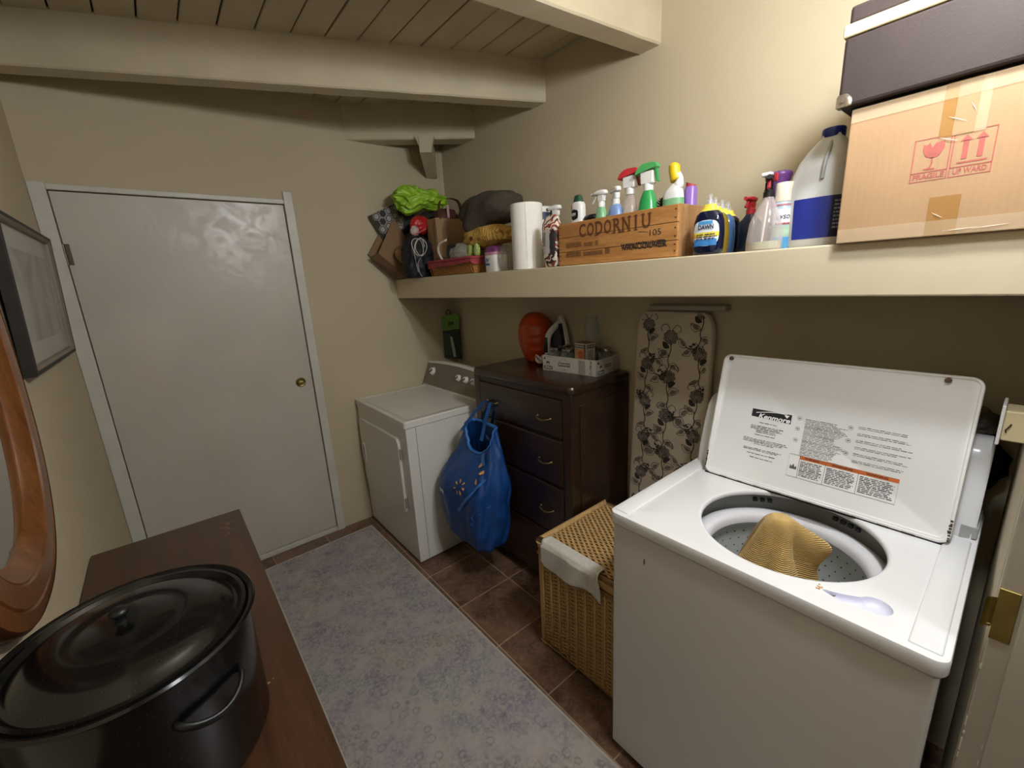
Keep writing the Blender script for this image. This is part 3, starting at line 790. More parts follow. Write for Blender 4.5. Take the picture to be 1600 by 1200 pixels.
def knob(y,q,r):
    c=Vector((1.396-.0035+.059*q,y,DZT+.014+.15*q))
    kb=B(); 
    prof=[(r*1.15,0),(r*1.15,.003),(r,.004),(r*.95,.016),(r*.8,.019)]
    b=lathe(0,0,prof,24); b.transform(Matrix.Translation(c)@Vector((0,0,1)).rotation_difference(KN).to_matrix().to_4x4())
    k=obj('dial',b,WHITE_PLASTIC,pno,smooth=40)
    b=box(-.004*r/.02,.004*r/.02,-r*.75,r*.75,.0185,.0215,.001,1); b.transform(Matrix.Translation(c)@Vector((0,0,1)).rotation_difference(KN).to_matrix().to_4x4()@Matrix.Rotation(.6,4,'Z'))
    obj('dial_pointer',b,BLACK,k)
knob(2.635,.62,.025); knob(2.30,.60,.019); knob(2.215,.60,.019); knob(2.13,.60,.019)
hs=tube(smoothpath([(1.375,2.015,.875),(1.352,2.008,.82),(1.345,2.006,.74),(1.352,2.008,.66),(1.37,2.012,.60)],6),.010,10)
obj('end_cap_edge',hs,WHITE_PLASTIC,dy,smooth=60)  # white tube standing in for the edge of the console end cap

# ================================================================== low dresser at left
LX0,LX1,LY0,LY1,LZ=XL+.003,.104,.30,1.822,.775
ds=thing('low_dresser','low reddish brown wooden dresser along the left wall under the mirror','dresser',(-.1,1.06,0))
obj('carcass',box(LX0+.01,LX1-.012,LY0+.01,LY1-.012,.06,LZ-.022,.003,1),DRESSER,ds)
obj('top',box(LX0,LX1,LY0,LY1,LZ-.022,LZ,.0025,2),DRESSER,ds)
obj('plinth',box(LX0+.02,LX1-.03,LY0+.03,LY1-.03,0,.06),DRESSER,ds)
for z0,z1 in ((.08,.30),(.31,.52),(.53,.74)):
    for k in range(2):
        a=LY0+.03+k*.74; dw=obj('drawer',box(LX1-.018,LX1-.006,a,a+.72,z0,z1,.003,1),DRESSER,ds)
        pass
scx=Ink(); rr=random.Random(4)
for k in range(16):
    x=.035+.05*rr.random(); y=1.63+.11*rr.random(); a=rr.random()*3; L=.008+.02*rr.random()
    scx.line([(x,y),(x+L*.5*math.cos(a)+.002,y+L*.5*math.sin(a)),(x+L*math.cos(a+.5),y+L*math.sin(a+.5))],.0012+.0016*rr.random())
scx.disc(.035,.905,.003); scx.disc(.044,.91,.002)
obj('scuff_marks',scx.b,mat('scuff','8E7868',.8,.15,60.),ds,M=Matrix.Translation((0,0,LZ+.0004)),kind='stuff')

# ================================================================== canning pot
PX,PY,PZ0,PR,PZT=-.131,.872,LZ,.170,1.028
pt=thing('canning_pot','large black speckled enamel canning pot with lid on the low dresser','pot',(PX,PY,PZ0))
body=[(.05,PZ0+.004),(PR-.028,PZ0),(PR-.014,PZ0+.006),(PR-.008,PZ0+.02),(PR-.006,PZT-.02),(PR-.004,PZT-.004),(PR+.004,PZT),(PR+.007,PZT+.004),(PR+.004,PZT+.008),(PR-.003,PZT+.006),(PR-.008,PZT-.004)]
obj('body',lathe(PX,PY,body,72,cap1=False),ENAMEL,pt,smooth=50)
lidp=[(PR-.006,PZT+.000),(PR-.008,PZT+.006),(PR-.014,PZT+.0065),(PR-.022,PZT-.002),(PR-.028,PZT-.001),(PR-.036,PZT+.010),(PR-.055,PZT+.019),(.085,PZT+.026),(.078,PZT+.0265),(.070,PZT+.0235),(.062,PZT+.0265),(.03,PZT+.029),(.001,PZT+.030)]
pl=obj('lid',lathe(PX,PY,lidp,72,cap0=False),ENAMEL,pt,smooth=50)
kc=(PX-.008,PY+.006)
kb=lathe(kc[0],kc[1],[(.010,PZT+.028),(.007,PZT+.034),(.009,PZT+.042),(.0135,PZT+.047),(.0135,PZT+.051),(.009,PZT+.055),(.001,PZT+.056)],20)
obj('lid_knob',kb,BLACK,pl,smooth=60)
for a0 in (-58,122):
    P=[]
    for k in range(13):
        t=k/12; a=math.radians(a0-19+38*t); rr_=PR-.008+.024*math.sin(PI*t)**.6
        P.append((PX+rr_*math.cos(a),PY+rr_*math.sin(a),PZT-.070-.020*math.sin(PI*t)))
    obj('loop_handle',tube(P,.0045,8,flat=1.6),BLACK,pt,smooth=180)

# ================================================================== wall mirror and picture
mr=thing('wall_mirror','oval wall mirror in a wide honey oak frame above the low dresser','mirror',(XL,1.19,1.0))
def mring(a,b,x,n=72): 
    P=[]
    for i in range(n):
        f=2*PI*i/n; y,z=se(f,a,b,2.25); P.append(Vector((XL+x,1.185+y,1.495+z)))
    return P
A_,B_=.365,.515
obj('frame_back',rings_mesh([mring(A_-.03,B_-.03,.002),mring(A_,B_,.004),mring(A_,B_,.030),mring(A_-.006,B_-.006,.036)],True,False),wood('frame_edge_wood','33170C','4A2414','5C3019',.35,(10,10,2),5.,.1),mr,smooth=50)
obj('frame_front',rings_mesh([mring(A_-.004,B_-.004,.034),mring(A_-.035,B_-.035,.040),mring(A_-.038,B_-.038,.036),mring(A_-.042,B_-.042,.040),mring(A_-.080,B_-.080,.040),mring(A_-.083,B_-.083,.035),mring(A_-.087,B_-.087,.037),mring(A_-.118,B_-.118,.020),mring(A_-.122,B_-.122,.012)],False,False),MIRRORW,mr,smooth=35)
obj('glass',rings_mesh([mring(A_-.118,B_-.118,.014),mring(A_-.14,B_-.14,.015)],False,True),MIRROR,mr)
pf=thing('framed_print','pale grey print in a dark bronze frame near the white door','picture',(XL,2.12,1.38))
def ptilt(bm):
    for v in bm.verts:
        v.co.x+=(v.co.z-1.376)*.045
    return bm
def pr(o,x): return [Vector((XL+x,y,z)) for y,z in ((1.738+o,1.376+o),(2.512-o,1.376+o),(2.512-o,1.822-o),(1.738+o,1.822-o))]
FRM=mat('bronze_frame','1E1914',.6,.2,30.,.3,80.,.001)
obj('frame',ptilt(rings_mesh([pr(0,.001),pr(0,.026),pr(.003,.030),pr(.013,.029),pr(.015,.018)],True,False)),FRM,pf)
obj('inner_lip',ptilt(rings_mesh([pr(.0125,.0285),pr(.015,.0290),pr(.022,.022),pr(.024,.012)],False,False)),mat('lip_taupe','7C7261',.5),pf)
obj('mat_board',ptilt(rings_mesh([pr(.022,.010),pr(.023,.012)],False,True)),mat('mat_grey','B7B4AA',.8,.03),pf)
t=NT('grey_print'); co=t.co((2.2,2.2,2.2)); n1=t.n('TexNoise',{'Vector':co,'Scale':2.1,'Detail':5.,'Distortion':.8}).outputs[0]
t.set(col=t.ramp(n1,[(.35,'8E8A84'),(.5,'A19C95'),(.6,'AFABA3'),(.72,'97939A')]),rough=.7)
obj('print_sheet',ptilt(rings_mesh([pr(.085,.0122),pr(.086,.0128)],False,True)),t.m,pf)
# glazing: thin pane with a faint reflection
gl_=film('picture_glass','DADAD6',.06,.02,.10)
obj('glass',ptilt(rings_mesh([pr(.022,.0150),pr(.022,.0155)],True,True)),gl_,pf)

# ================================================================== ironing board
ib=thing('ironing_board','ironing board in cream floral cover standing against the right wall','ironing board',(1.58,.945,.02))
IH=1.39; IU=Vector((0,-1,0)); IV=Vector((.055,0,1)).normalized()
IM=plane_M((1.600,.955,.02),IU,IV)      # local u right in photo, v up
def ibw(v):                              # half width
    if v>1.30: k=(v-1.30)/.09; return .1745*(1-.0)-.055*(1-math.sqrt(max(0,1-k*k)))
    if v<.45: return .1745*(.25+.75*math.sin(max(0,min(1,(v+.02)/.47))*PI/2)**.8)
    return .1745
vs_=[.0,.02,.05,.1,.2,.3,.45,.8,1.2,1.30,1.33,1.355,1.375,1.386,1.39]
def ibo(off,n): 
    L=[(-ibw(v)+off,v) for v in vs_]+[(ibw(v)-off,v) for v in reversed(vs_)]
    return [Vector((u,min(max(v,off),1.39-off),n)) for u,v in L]
ibm=rings_mesh([ibo(.012,-.018),ibo(0,-.014),ibo(0,.004),ibo(.004,.010),ibo(.014,.013)],True,True)
FAB=mat('floral_cream','C9BDAA',.85,.03,12.,.25,220.,.001)
ibb=obj('padded_cover',ibm,FAB,ib,M=IM.copy(),smooth=40)
iron_dark=mat('print_charcoal','3E3936',.9,.08,50.); iron_mid=mat('print_taupe','8B8178',.9,.08,50.)
dk,md=Ink(),Ink()
def inside(u,v): return abs(u)<ibw(v)-.016 and .02<v<1.378
class Clip:
    pass
def wrap_line(I,pts,wd):
    run=[]
    for p in pts:
        if inside(*p): run.append(p)
        else:
            if len(run)>1: I.line(run,wd)
            run=[]
    if len(run)>1: I.line(run,wd)
def wrap_poly(I,pts):
    P=[(max(-ibw(v)+.015,min(ibw(v)-.015,u)),v) for u,v in pts]
    if any(inside(*p) for p in pts): I.poly(P)
def leaf(u,v,a,L,fill=False):
    c,s=math.cos(a),math.sin(a); up=[];dn=[]
    for k in range(11):
        t=k/10; w=.36*L*math.sin(PI*t)**.75*(1-.35*t); bend=.10*L*math.sin(PI*t)
        up.append((t*L,w+bend)); dn.append((t*L,-w*.8+bend))
    T=lambda q,k=1.,ox=0.:[(u+(x*k+ox)*c-y*k*s,v+(x*k+ox)*s+y*k*c) for x,y in q]
    out=up+dn[-2:0:-1]
    wrap_line(dk,T(out)+T(out)[:1],.0021)
    if fill: wrap_poly(dk,T(out))
    else:
        wrap_poly(md,T(out,.50,.2*L)); wrap_line(dk,T(out,.56,.18*L),.0014)
    wrap_line(dk,T([(0,0),(.5*L,.10*L),(.95*L,.02*L)]),.0020)
def flower(u,v,r,seed):
    rr=random.Random(seed); P=[]
    for k in range(44):
        t=2*PI*k/44; q=r*(.78+.22*abs(math.sin(4.5*t+seed))); P.append((u+q*math.cos(t),v+q*math.sin(t)*.92))
    wrap_poly(md,P); wrap_line(dk,P+P[:1],.0022)
    for ring_ in (.34,.62):
        Q=[]
        for k in range(36):
            t=2*PI*k/36; q=r*ring_*(.8+.3*abs(math.sin(3.5*t+seed*2))); Q.append((u+q*math.cos(t),v+q*math.sin(t)*.92-r*.06))
        wrap_line(dk,Q+Q[:1],.0018)
    for k in range(16):
        t=2*PI*k/16+rr.random()*.2; wrap_line(dk,[(u+r*.66*math.cos(t),v+r*.60*math.sin(t)),(u+r*.9*math.cos(t+.1),v+r*.82*math.sin(t+.1))],.0017)
def sp_(pts,wd,k=5): wrap_line(dk,[(p.x,p.y) for p in smoothpath([(a,b,0) for a,b in pts],k)],wd)
def sprig(u,v,sc_,fl_,seed):
    m=-1 if fl_ else 1
    S=lambda a,b:(u+m*a*sc_,v+b*sc_)
    ang=lambda d: math.radians(d if m>0 else 180-d)
    sp_([S(0,0),S(-.004,-.035),S(.006,-.075),S(.002,-.10),S(.012,-.125),S(.035,-.140),S(.062,-.135)],.0040)
    flower(*S(0,.010),.031*sc_,seed)
    leaf(*S(.004,-.060),ang(28),.052*sc_); leaf(*S(.002,-.095),ang(205),.044*sc_); leaf(*S(.060,-.136),ang(48),.050*sc_); leaf(*S(.004,-.03),ang(40),.036*sc_,True); leaf(*S(.040,-.142),ang(-35),.046*sc_); leaf(*S(.012,-.125),ang(232),.040*sc_)
    for k in range(11):
        q=random.Random(seed*31+k); x,y=S(.012+.034*q.random(),-.116-.030*q.random())
        if inside(x,y): dk.disc(x,y,.0046*sc_,.004*sc_,7)
    flower(*S(.026,-.150),.0105*sc_,seed+7)
    sp_([S(-.004,.036),S(-.02,.056),S(-.036,.050),S(-.040,.036),S(-.030,.030)],.0026)
    sp_([S(.004,.036),S(.016,.058),S(.034,.056),S(.042,.042),S(.034,.034)],.0026)
k=0
for row in range(9):
    v=1.36-row*.172
    for (du,dv,s_,f_) in ((-.120,-.10,.98,row%3==1),(.008,-.15,1.12,row%2==0),(.130,-.04,1.0,row%3!=1)):
        k+=1; sprig(du+.012*math.sin(k*2.1),v+dv+.06,s_,f_,k)
obj('charcoal_print',dk.b,iron_dark,ibb,M=IM@Matrix.Translation((0,0,.0142)),kind='stuff')
obj('taupe_print',md.b,iron_mid,ibb,M=IM@Matrix.Translation((0,0,.0137)),kind='stuff')
obj('board_deck',box(-.15,.15,.1,1.35,-.026,-.017),mat('deck_grey','77756F',.5),ib,M=IM.copy())
for u in (-.1,.1): obj('folded_leg',cyl(IM@Vector((u,.02,-.034)),IM@Vector((u*.5,1.1,-.034)),.010,n=10),STEEL,ib)
hbk=box(XR-.05,XR-.004,.742,1.075,1.412,1.434,.006,3); 
tag(obj('wall_rail',hbk,mat('rail_grey','A59E90',.4),origin=(XR-.03,.92,1.42)),'plain pale wall rail above the ironing board','rail')

# ================================================================== blue bag hanging on the chest handle
bg=thing('shopping_bag','large blue reusable shopping bag hanging from the chest handle beside the dryer','bag',(1.1,1.70,.28))
BLUE=mat('bag_blue','10407F',.45,.06,9.,.4,90.,.002)
BLUE_L=mat('bag_trim_blue','2E6DB8',.45,.05,12.,.2,120.)
def bagpt(f,t):
    # t 0 bottom .. 1 top ; f angle
    z=.252+.60*t
    wy=.215*(1-.12*(1-t)**2)*(1 if t<.45 else 1-.48*((t-.45)/.55)**1.25)
    wx=.125*(.75+.25*math.sin(PI*min(1,t*1.25)))*(1 if t<.5 else 1-.62*((t-.5)/.5))
    x,y=se(f,wx,wy,2.9)
    n_=noise.noise(Vector((math.cos(f)*2.2,math.sin(f)*2.2,z*3.)))
    n2=noise.noise(Vector((math.cos(f)*3.5+7,math.sin(f)*3.5,z*6.)))
    k=1+.16*n_+.09*(1-2*abs(n2))+.06*math.sin(f*5+z*6)*t
    cx=1.115+.060*t; cy=1.745-.02*t+.02*(1-t)
    zb=z+(.05*(math.cos(f+PI)*.0+y/.2*.35*(1-t)) if t<.3 else 0)
    zb-=.135*max(0.,-math.cos(f))**1.3*max(0.,(t-.45)/.55)**1.6
    return Vector((cx+x*k,cy+y*k,zb))
NF=72; rg=[[bagpt(2*PI*i/NF,j/34) for i in range(NF)] for j in range(35)]
sag=[]
bgm=rings_mesh([[Vector((1.115+(p.x-1.115)*.25,1.75+(p.y-1.75)*.25,.236+ (p.z-.252)*.3)) for p in rg[0]],[Vector((1.115+(p.x-1.115)*.8,1.75+(p.y-1.75)*.85,.238+(p.z-.252)*.8)) for p in rg[0]]]+rg,True,False)
obj('body',bgm,BLUE,bg,smooth=180)
obj('hem',tube([bagpt(2*PI*i/NF,1.0) for i in range(NF)],.004,6,closed=True,flat=2.5),BLUE_L,bg,smooth=180)
def strap(pts,wd,m,name='strap',parent=None,side=(0,1,0)):
    P=smoothpath(pts,7); s=Vector(side).normalized()*wd/2
    b=rings_mesh([[p-s,p+s] for p in P],False,False,False); bmesh.ops.solidify(b,geom=b.faces[:],thickness=.002)
    return obj(name,b,m,parent or bg,smooth=180)
hk=(1.258,1.75,.948)
strap([(1.13,1.835,.81),(1.18,1.81,.88),(1.24,1.782,.945),(hk[0],1.775,.955),(1.272,1.776,.935),(1.23,1.80,.84)],.026,BLUE_L)
strap([(1.14,1.675,.79),(1.19,1.70,.87),(1.24,1.722,.945),(hk[0],1.725,.955),(1.272,1.725,.935),(1.23,1.70,.84)],.026,BLUE_L)
# second pair of handles folded over the front
def onbag(y,t,off=.004):
    best=min((bagpt(2*PI*i/720,t) for i in range(180,541)),key=lambda p:abs(p.y-y)+ (0 if p.x<1.19 else 1))
    return best+Vector((-off,0,0))
def bagstrip(name,pts,wd,m,par=None):
    P=[]
    for a,b in zip(pts,pts[1:]):
        for k in range(10):
            q=k/10; P.append((a[0]+(b[0]-a[0])*q,a[1]+(b[1]-a[1])*q))
    P.append(pts[-1]); L=[]
    for i,(y,t) in enumerate(P):
        y2,t2=P[min(i+1,len(P)-1)]; y1,t1=P[max(i-1,0)]
        dy_,dz_=y2-y1,(t2-t1)*.6; q=math.hypot(dy_,dz_) or 1; ny,nt=-dz_/q*wd/2,dy_/q*wd/2/.6
        L.append([onbag(y-ny,min(1,max(0,t-nt)),.010),onbag(y+ny,min(1,max(0,t+nt)),.010)])
    b=rings_mesh(L,False,False,False); return obj(name,b,m,par or bg,smooth=180)
bagstrip('fold_edge',[(1.575,.66),(1.63,.50),(1.73,.30)],.016,BLUE_L)
bagstrip('front_strap',[(1.65,.97),(1.615,.80)],.028,BLUE_L)
GOLD=mat('spark_yellow','D9A25A',.5,.05); GREYB=mat('spark_blue','6F9ACB',.5,.05)
def petal(y,t,a,L=.030,W=.014,m=GOLD):
    pts=[]
    for r_,w_ in ((.25,.35),(.6,1.),(1.,.85),(1.12,.4)):
        for s_ in (-1,1): pts.append((r_,w_*s_))
    rows=[]
    for r_,w_ in ((.0,.3),(.4,.8),(.85,1.),(1.,.5)):
        rw=[]
        for s_ in (-1,0,1):
            dy_=-(math.cos(a)*L*r_-math.sin(a)*W*.5*w_*s_); dz_=math.sin(a)*L*r_+math.cos(a)*W*.5*w_*s_
            rw.append((onback if m is GREYB else onbag)(y+dy_,min(1,t+dz_/.6),.011))
        rows.append(rw)
    return obj('spark_petal',rings_mesh(rows,False,False,False),m,bg)
def onback(y,t,off=.006):
    best=min((bagpt(2*PI*i/720,t) for i in list(range(0,180))+list(range(541,720))),key=lambda p:abs(p.y-y))
    return best+Vector((-off,0,0))
for y,t,a,m in ((1.645,.79,.9,GOLD),(1.625,.72,.3,GOLD),(1.63,.66,-1.2,GOLD),(1.70,.80,2.6,GREYB),(1.70,.735,3.6,GREYB)): petal(y,t+.06 if m is GREYB else t,a,.034,.022,m)
for k in range(7): petal(1.725-.02*math.cos(k*.9),.525+.035*math.sin(k*.9),k*.9,.024,.012,GOLD)
# small white tag, faint lettering lower down
tg=rings_mesh([[onbag(y,t,.006) for y in (1.915,1.90,1.88,1.86)] for t in (.375,.405)],False,False,False); obj('white_tag',tg,mat('tag_white','C9CCD0',.7),bg)
ik=Ink()
rr=random.Random(9)
wm=text_mesh('Walmart',.062,0,0,'CENTER')
wb=B(); wb.from_mesh(wm); bpy.data.meshes.remove(wm)
for v in wb.verts:
    a=.95; u=v.co.x*math.cos(a)-v.co.y*math.sin(a); h_=v.co.x*math.sin(a)+v.co.y*math.cos(a)
    p=onbag(1.615-u*.8,.30+h_*.8/.6,.0035); v.co=p
obj('faint_lettering',wb,mat('bag_letter','2C5CA0',.5,.05),bg)

# ================================================================== on the chest top
TZ=CZ
pump=thing('orange_jug','glossy orange bulbous plastic container on the dark chest','container',(1.625,1.773,TZ))
oj=[]
prof=[(0,.052),(.006,.060),(.03,.078),(.07,.096),(.12,.106),(.16,.107),(.20,.100),(.235,.080),(.258,.055),(.266,.040),(.268,.012)]
def ojring(z,r,n=64):
    P=[]
    for i in range(n):
        f=2*PI*i/n; d=0
        g=math.exp(-((f-1.28*PI)/.42)**2)*(1 if .05<z<.19 else 0)  # flattened grip towards the viewer
        side=math.exp(-((f-.86*PI)/.22)**2)*math.exp(-((z-.12)/.07)**2)
        d=-.010*side
        d+=-.002*math.cos(z*2*PI/.045)*math.exp(-((f-1.25*PI)/.5)**2)*(1 if z>.03 else 0)
        P.append(Vector((1.625+(r+d)*math.cos(f)*.80,1.773+(r+d)*math.sin(f),TZ+z*1.03)))
    return P
import bisect
def interp(tab,z):
    for a,b in zip(tab,tab[1:]):
        if a[0]<=z<=b[0]: 
            t=(z-a[0])/(b[0]-a[0]); return a[1]+(b[1]-a[1])*t
    return tab[-1][1]
zz=[.268*k/44 for k in range(45)]
obj('body',rings_mesh([ojring(z,interp(prof,z)) for z in zz],True,True),mat('orange_plastic','C4481E',.28,.04,6.),pump,smooth=180)
lbp=Prof(1.625,1.773,TZ,[(z,interp(prof,z)*.80,interp(prof,z)) for z in (.18,.20,.22,.235)])
obj('small_label',lbp.patch(1.16*PI,1.27*PI,.19,.222,.001,5,4),mat('label_tan','B08A55',.6),pump)
# clothes iron on its heel
irn=thing('clothes_iron','white and navy clothes iron standing on its heel beside the orange container','iron',(1.63,1.61,TZ))
def soleM():
    # local: a along the sole height (tip up), b width (y), c thickness towards -x
    return Matrix(((-1,0,0.12,1.635),(0,1,0,1.572),(0,0,1,TZ),(0,0,0,1)))
def irsec(z,thk,o,w0=.058):
    h=.255; t=z/h
    wd=w0*(1-t**1.8)**.75 if t<1 else 0
    return wd
rgi=[]
def iron_layer(x0,x1,sh,name,m,zmax=.25,par=None):
    n=22; prof_=[]
    for k in range(n+1): 
        z=zmax*k/n; prof_.append((irsec(z,0,0)*sh*(zmax/.25),z))
    loop=[(w_,z) for w_,z in prof_]+[(-w_,z) for w_,z in reversed(prof_[:-1])]
    b=rings_mesh([[Vector((x,1.612+w_,TZ+.002+z)) for w_,z in loop] for x in (x0,x1)],True,True)
    bmesh.ops.remove_doubles(b,verts=b.verts,dist=.0002)
    return obj(name,b,m,par or irn)
iron_layer(1.682,1.690,1.0,'soleplate',STEEL)
iron_layer(1.662,1.682,1.04,'white_skirt',WHITE_PLASTIC,.256)
iron_layer(1.635,1.663,.86,'navy_body',mat('iron_navy','14182C',.3,.05),.225)
hn=tube(smoothpath([(1.640,1.612,TZ+.04),(1.580,1.612,TZ+.035),(1.565,1.612,TZ+.09),(1.575,1.612,TZ+.16),(1.630,1.612,TZ+.205),(1.655,1.612,TZ+.215)],6),.017,12)
obj('handle',hn,WHITE_PLASTIC,irn,smooth=180)
obj('handle_grip',tube(smoothpath([(1.558,1.612,TZ+.075),(1.554,1.612,TZ+.11),(1.565,1.612,TZ+.15)],6),.013,10),BLACK,irn,smooth=180)
P=[(1.58,1.635,TZ+.03)]+[(1.545+.02*math.cos(k*1.3),1.655+.022*math.sin(k*1.3),TZ+.012+.05*((k*37)%10)/10) for k in range(16)]
obj('power_cord',tube(smoothpath(P,5),.0045,6),mat('cord_cream','C7BDB0',.6),irn,smooth=180)

# canning tray with jars
tr0=thing('jar_tray','white printed cardboard tray of canning jars on the dark chest','tray',(1.58,1.365,TZ))
ta=math.radians(6.0)
TM=Matrix.Translation((1.508,1.236,TZ))@Matrix.Rotation(ta,4,'Z')     # local: x depth, y along the front
TL,TD,TH=.322,.195,.077
TW=mat('tray_white','CFCBC2',.75,.02,15.); TIN=mat('tray_inside','8C7450',.8,.05)
tb=B(); box(0,.003,0,TL,0,TH,bm=tb); box(TD-.003,TD,0,TL,0,TH,bm=tb); box(0,TD,0,.003,0,TH,bm=tb); box(0,TD,TL-.003,TL,0,TH,bm=tb); box(0,TD,0,TL,0,.003,bm=tb)
tro=obj('tray_walls',tb,TW,tr0,M=TM.copy())
obj('tray_floor',box(.004,TD-.004,.004,TL-.004,.003,.006),TIN,tr0,M=TM.copy())
def on_front(I,m,name,par,lift=.0006,kind=None):      # u: from far end (left in photo) to the near end
    return obj(name,I.b,m,par,M=TM@Matrix(((0,0,-1,-lift),(-1,0,0,TL),(0,1,0,0),(0,0,0,1))),kind=kind)
def on_end(I,m,name,par,lift=.0006,kind=None):
    return obj(name,I.b,m,par,M=TM@Matrix(((1,0,0,0),(0,0,-1,-lift),(0,1,0,0),(0,0,0,1))),kind=kind)
DG=mat('print_dark','2E2D2B',.8,.05); LG=mat('print_light','8E8B84',.8,.05)
I=Ink(); I.rect(.008,.008,.062,.025); I.rect(.008,.058,.020,.066); I.rect(.098,.030,.172,.048); I.disc(.034,.040,.010,.008,14); on_front(I,DG,'front_print',tro)
I=Ink(); I.text('500ml',.035,.0165,.016,width=.044,bold=.0005,h=.0004); I.text('BERNARDIN',.135,.039,.016,width=.068,height=.011,bold=.0006,h=.0004); I.disc(.034,.036,.006,.004,10,.0004); on_front(I,mat('print_cream','DAD6CC',.8),'front_lettering',tro)
I=Ink(); I.circ(.135,.039,.029,.0012,30); I.circ(.034,.040,.012,.001,16); I.greek(.008,.0675,.09,.0735,.004,.5,seed=2); I.rect(.130,.014,.134,.018); I.rect(.138,.014,.142,.018)
I.frame(.222,.004,.258,.070,.001); on_front(I,DG,'front_lines',tro,kind='stuff')
I=Ink(); I.rect(.224,.006,.257,.068); on_front(I,mat('print_mid','A29E95',.8,.15,80.),'jar_picture',tro,.0004)
I=Ink(); I.text('12 x 500 ml',.291,.037,.016,width=.064,height=.012,bold=.0004,rot=PI/2); on_front(I,DG,'count_lettering',tro)
I=Ink(); I.rect(.008,.006,.066,.024); I.rect(.070,.032,.130,.046); I.disc(.036,.040,.010,.008,14); I.rect(.008,.056,.022,.066); on_end(I,DG,'end_print',tro)
I=Ink(); I.text('500ml',.037,.0145,.016,width=.048,bold=.0005,h=.0004); I.text('BERNARDIN',.100,.039,.016,width=.056,height=.009,bold=.0006,h=.0004); I.disc(.036,.036,.006,.004,10,.0004); on_end(I,mat('print_cream','DAD6CC',.8),'end_lettering',tro)
I=Ink(); I.rect(.140,.006,.180,.072); on_end(I,mat('tape_grey','A9A49C',.6),'end_flap_tape',tro)
def jar(x,y,z,label,h=.105,lidded=True,name='canning_jar'):
    c=TM@Vector((x,y,0)); j=thing(name,label,'jar',(c.x,c.y,TZ+z),'canning jars in the cardboard tray')
    P=[(.030,z),(.035,z+.004),(.036,z+.02),(.036,z+h*.72),(.033,z+h*.80),(.029,z+h*.84),(.0285,z+h*.97),(.0295,z+h)]
    obj('glass',lathe(c.x,c.y,[(r_,TZ+q) for r_,q in P]+[(.0265,TZ+z+h),(.0265,TZ+z+h*.86),(.032,TZ+z+h*.74),(.0325,TZ+z+.01),(.002,TZ+z+.008)],28,cap1=True),GLASS,j,smooth=50)
    if lidded:
        l_=obj('screw_band',lathe(c.x,c.y,[(.031,TZ+z+h*.86),(.0315,TZ+z+h*.87),(.0315,TZ+z+h*1.0),(.029,TZ+z+h*1.015),(.001,TZ+z+h*1.015)],28),STEEL,j,smooth=35)
    return j
jar(.045,.275,.007,'lidded glass canning jar at the iron end of the tray, front row')
jar(.045,.195,.007,'glass canning jar with bright lid, second in the tray front row')
jar(.125,.278,.007,'glass canning jar behind the front jar at the iron end of the tray')
jar(.125,.195,.007,'lidded canning jar in the middle of the tray behind the bright lid')
jar(.145,.045,.007,'lidded glass canning jar in the tray corner nearest the ironing board')
jar(.143,.120,.007,'glass canning jar in the tray holding up another jar')
jar(.143,.120,.1145,'open clear glass jar stacked on top behind the small lid box',.15,False)
LB=Matrix.Translation(TM@Vector((.050,.092,.0065)))@Matrix.Rotation(math.radians(-4),4,'Z')
lbx=thing('lid_box','small white box of canning lids standing upright in the jar tray','box',LB.translation)
obj('carton',box(-.031,.031,-.031,.045,0,.142,.001,1),mat('lidbox_white','C9C4B8',.75),lbx,M=LB.copy())
obj('carton_top',box(-.0305,.0305,-.0305,.0445,.1415,.1425),mat('lidbox_brown','8A5A3C',.7),lbx,M=LB.copy())
def lb_f(I,m,name,l=.0006): return obj(name,I.b,m,lbx,M=LB@Matrix(((0,0,-1,-.031-l),(-1,0,0,.045),(0,1,0,0),(0,0,0,1))))
def lb_e(I,m,name,l=.0006): return obj(name,I.b,m,lbx,M=LB@Matrix(((1,0,0,-.031),(0,0,-1,-.031-l),(0,1,0,0),(0,0,0,1))))
I=Ink(); I.rect(.004,.118,.068,.134); lb_f(I,DG,'brand_bar')
I=Ink(); I.text('BERNARDIN',.036,.126,.014,width=.056,height=.009,bold=.0004); lb_f(I,mat('print_cream','DAD6CC',.8),'brand_lettering',.001)
I=Ink(); I.rect(.004,.060,.060,.114); lb_f(I,mat('peach_print','C99A6A',.7,.12,60.),'picture_block')
I=Ink(); I.disc(.042,.088,.018,.020); lb_f(I,mat('orange_print','C4683E',.7),'picture_fruit',.001)
I=Ink(); I.disc(.036,.028,.028,.030); lb_f(I,mat('lilac_print','8C7A90',.7,.1,60.),'picture_jar',.001)
I=Ink(); I.rect(.062,.004,.074,.138); lb_f(I,mat('lidbox_brown','8A5A3C',.7),'corner_band',.0004)
I=Ink(); I.rect(.006,.118,.056,.134); lb_e(I,DG,'end_brand_bar')
I=Ink(); I.text('BERNARDIN',.031,.126,.014,width=.044,height=.009,bold=.0004); lb_e(I,mat('print_cream','DAD6CC',.8),'end_brand_lettering',.001)
I=Ink(); I.greek(.012,.05,.05,.11,.008,.45,seed=8); I.circ(.031,.07,.014,.001); lb_e(I,mat('print_green','5E7264',.8),'end_text')

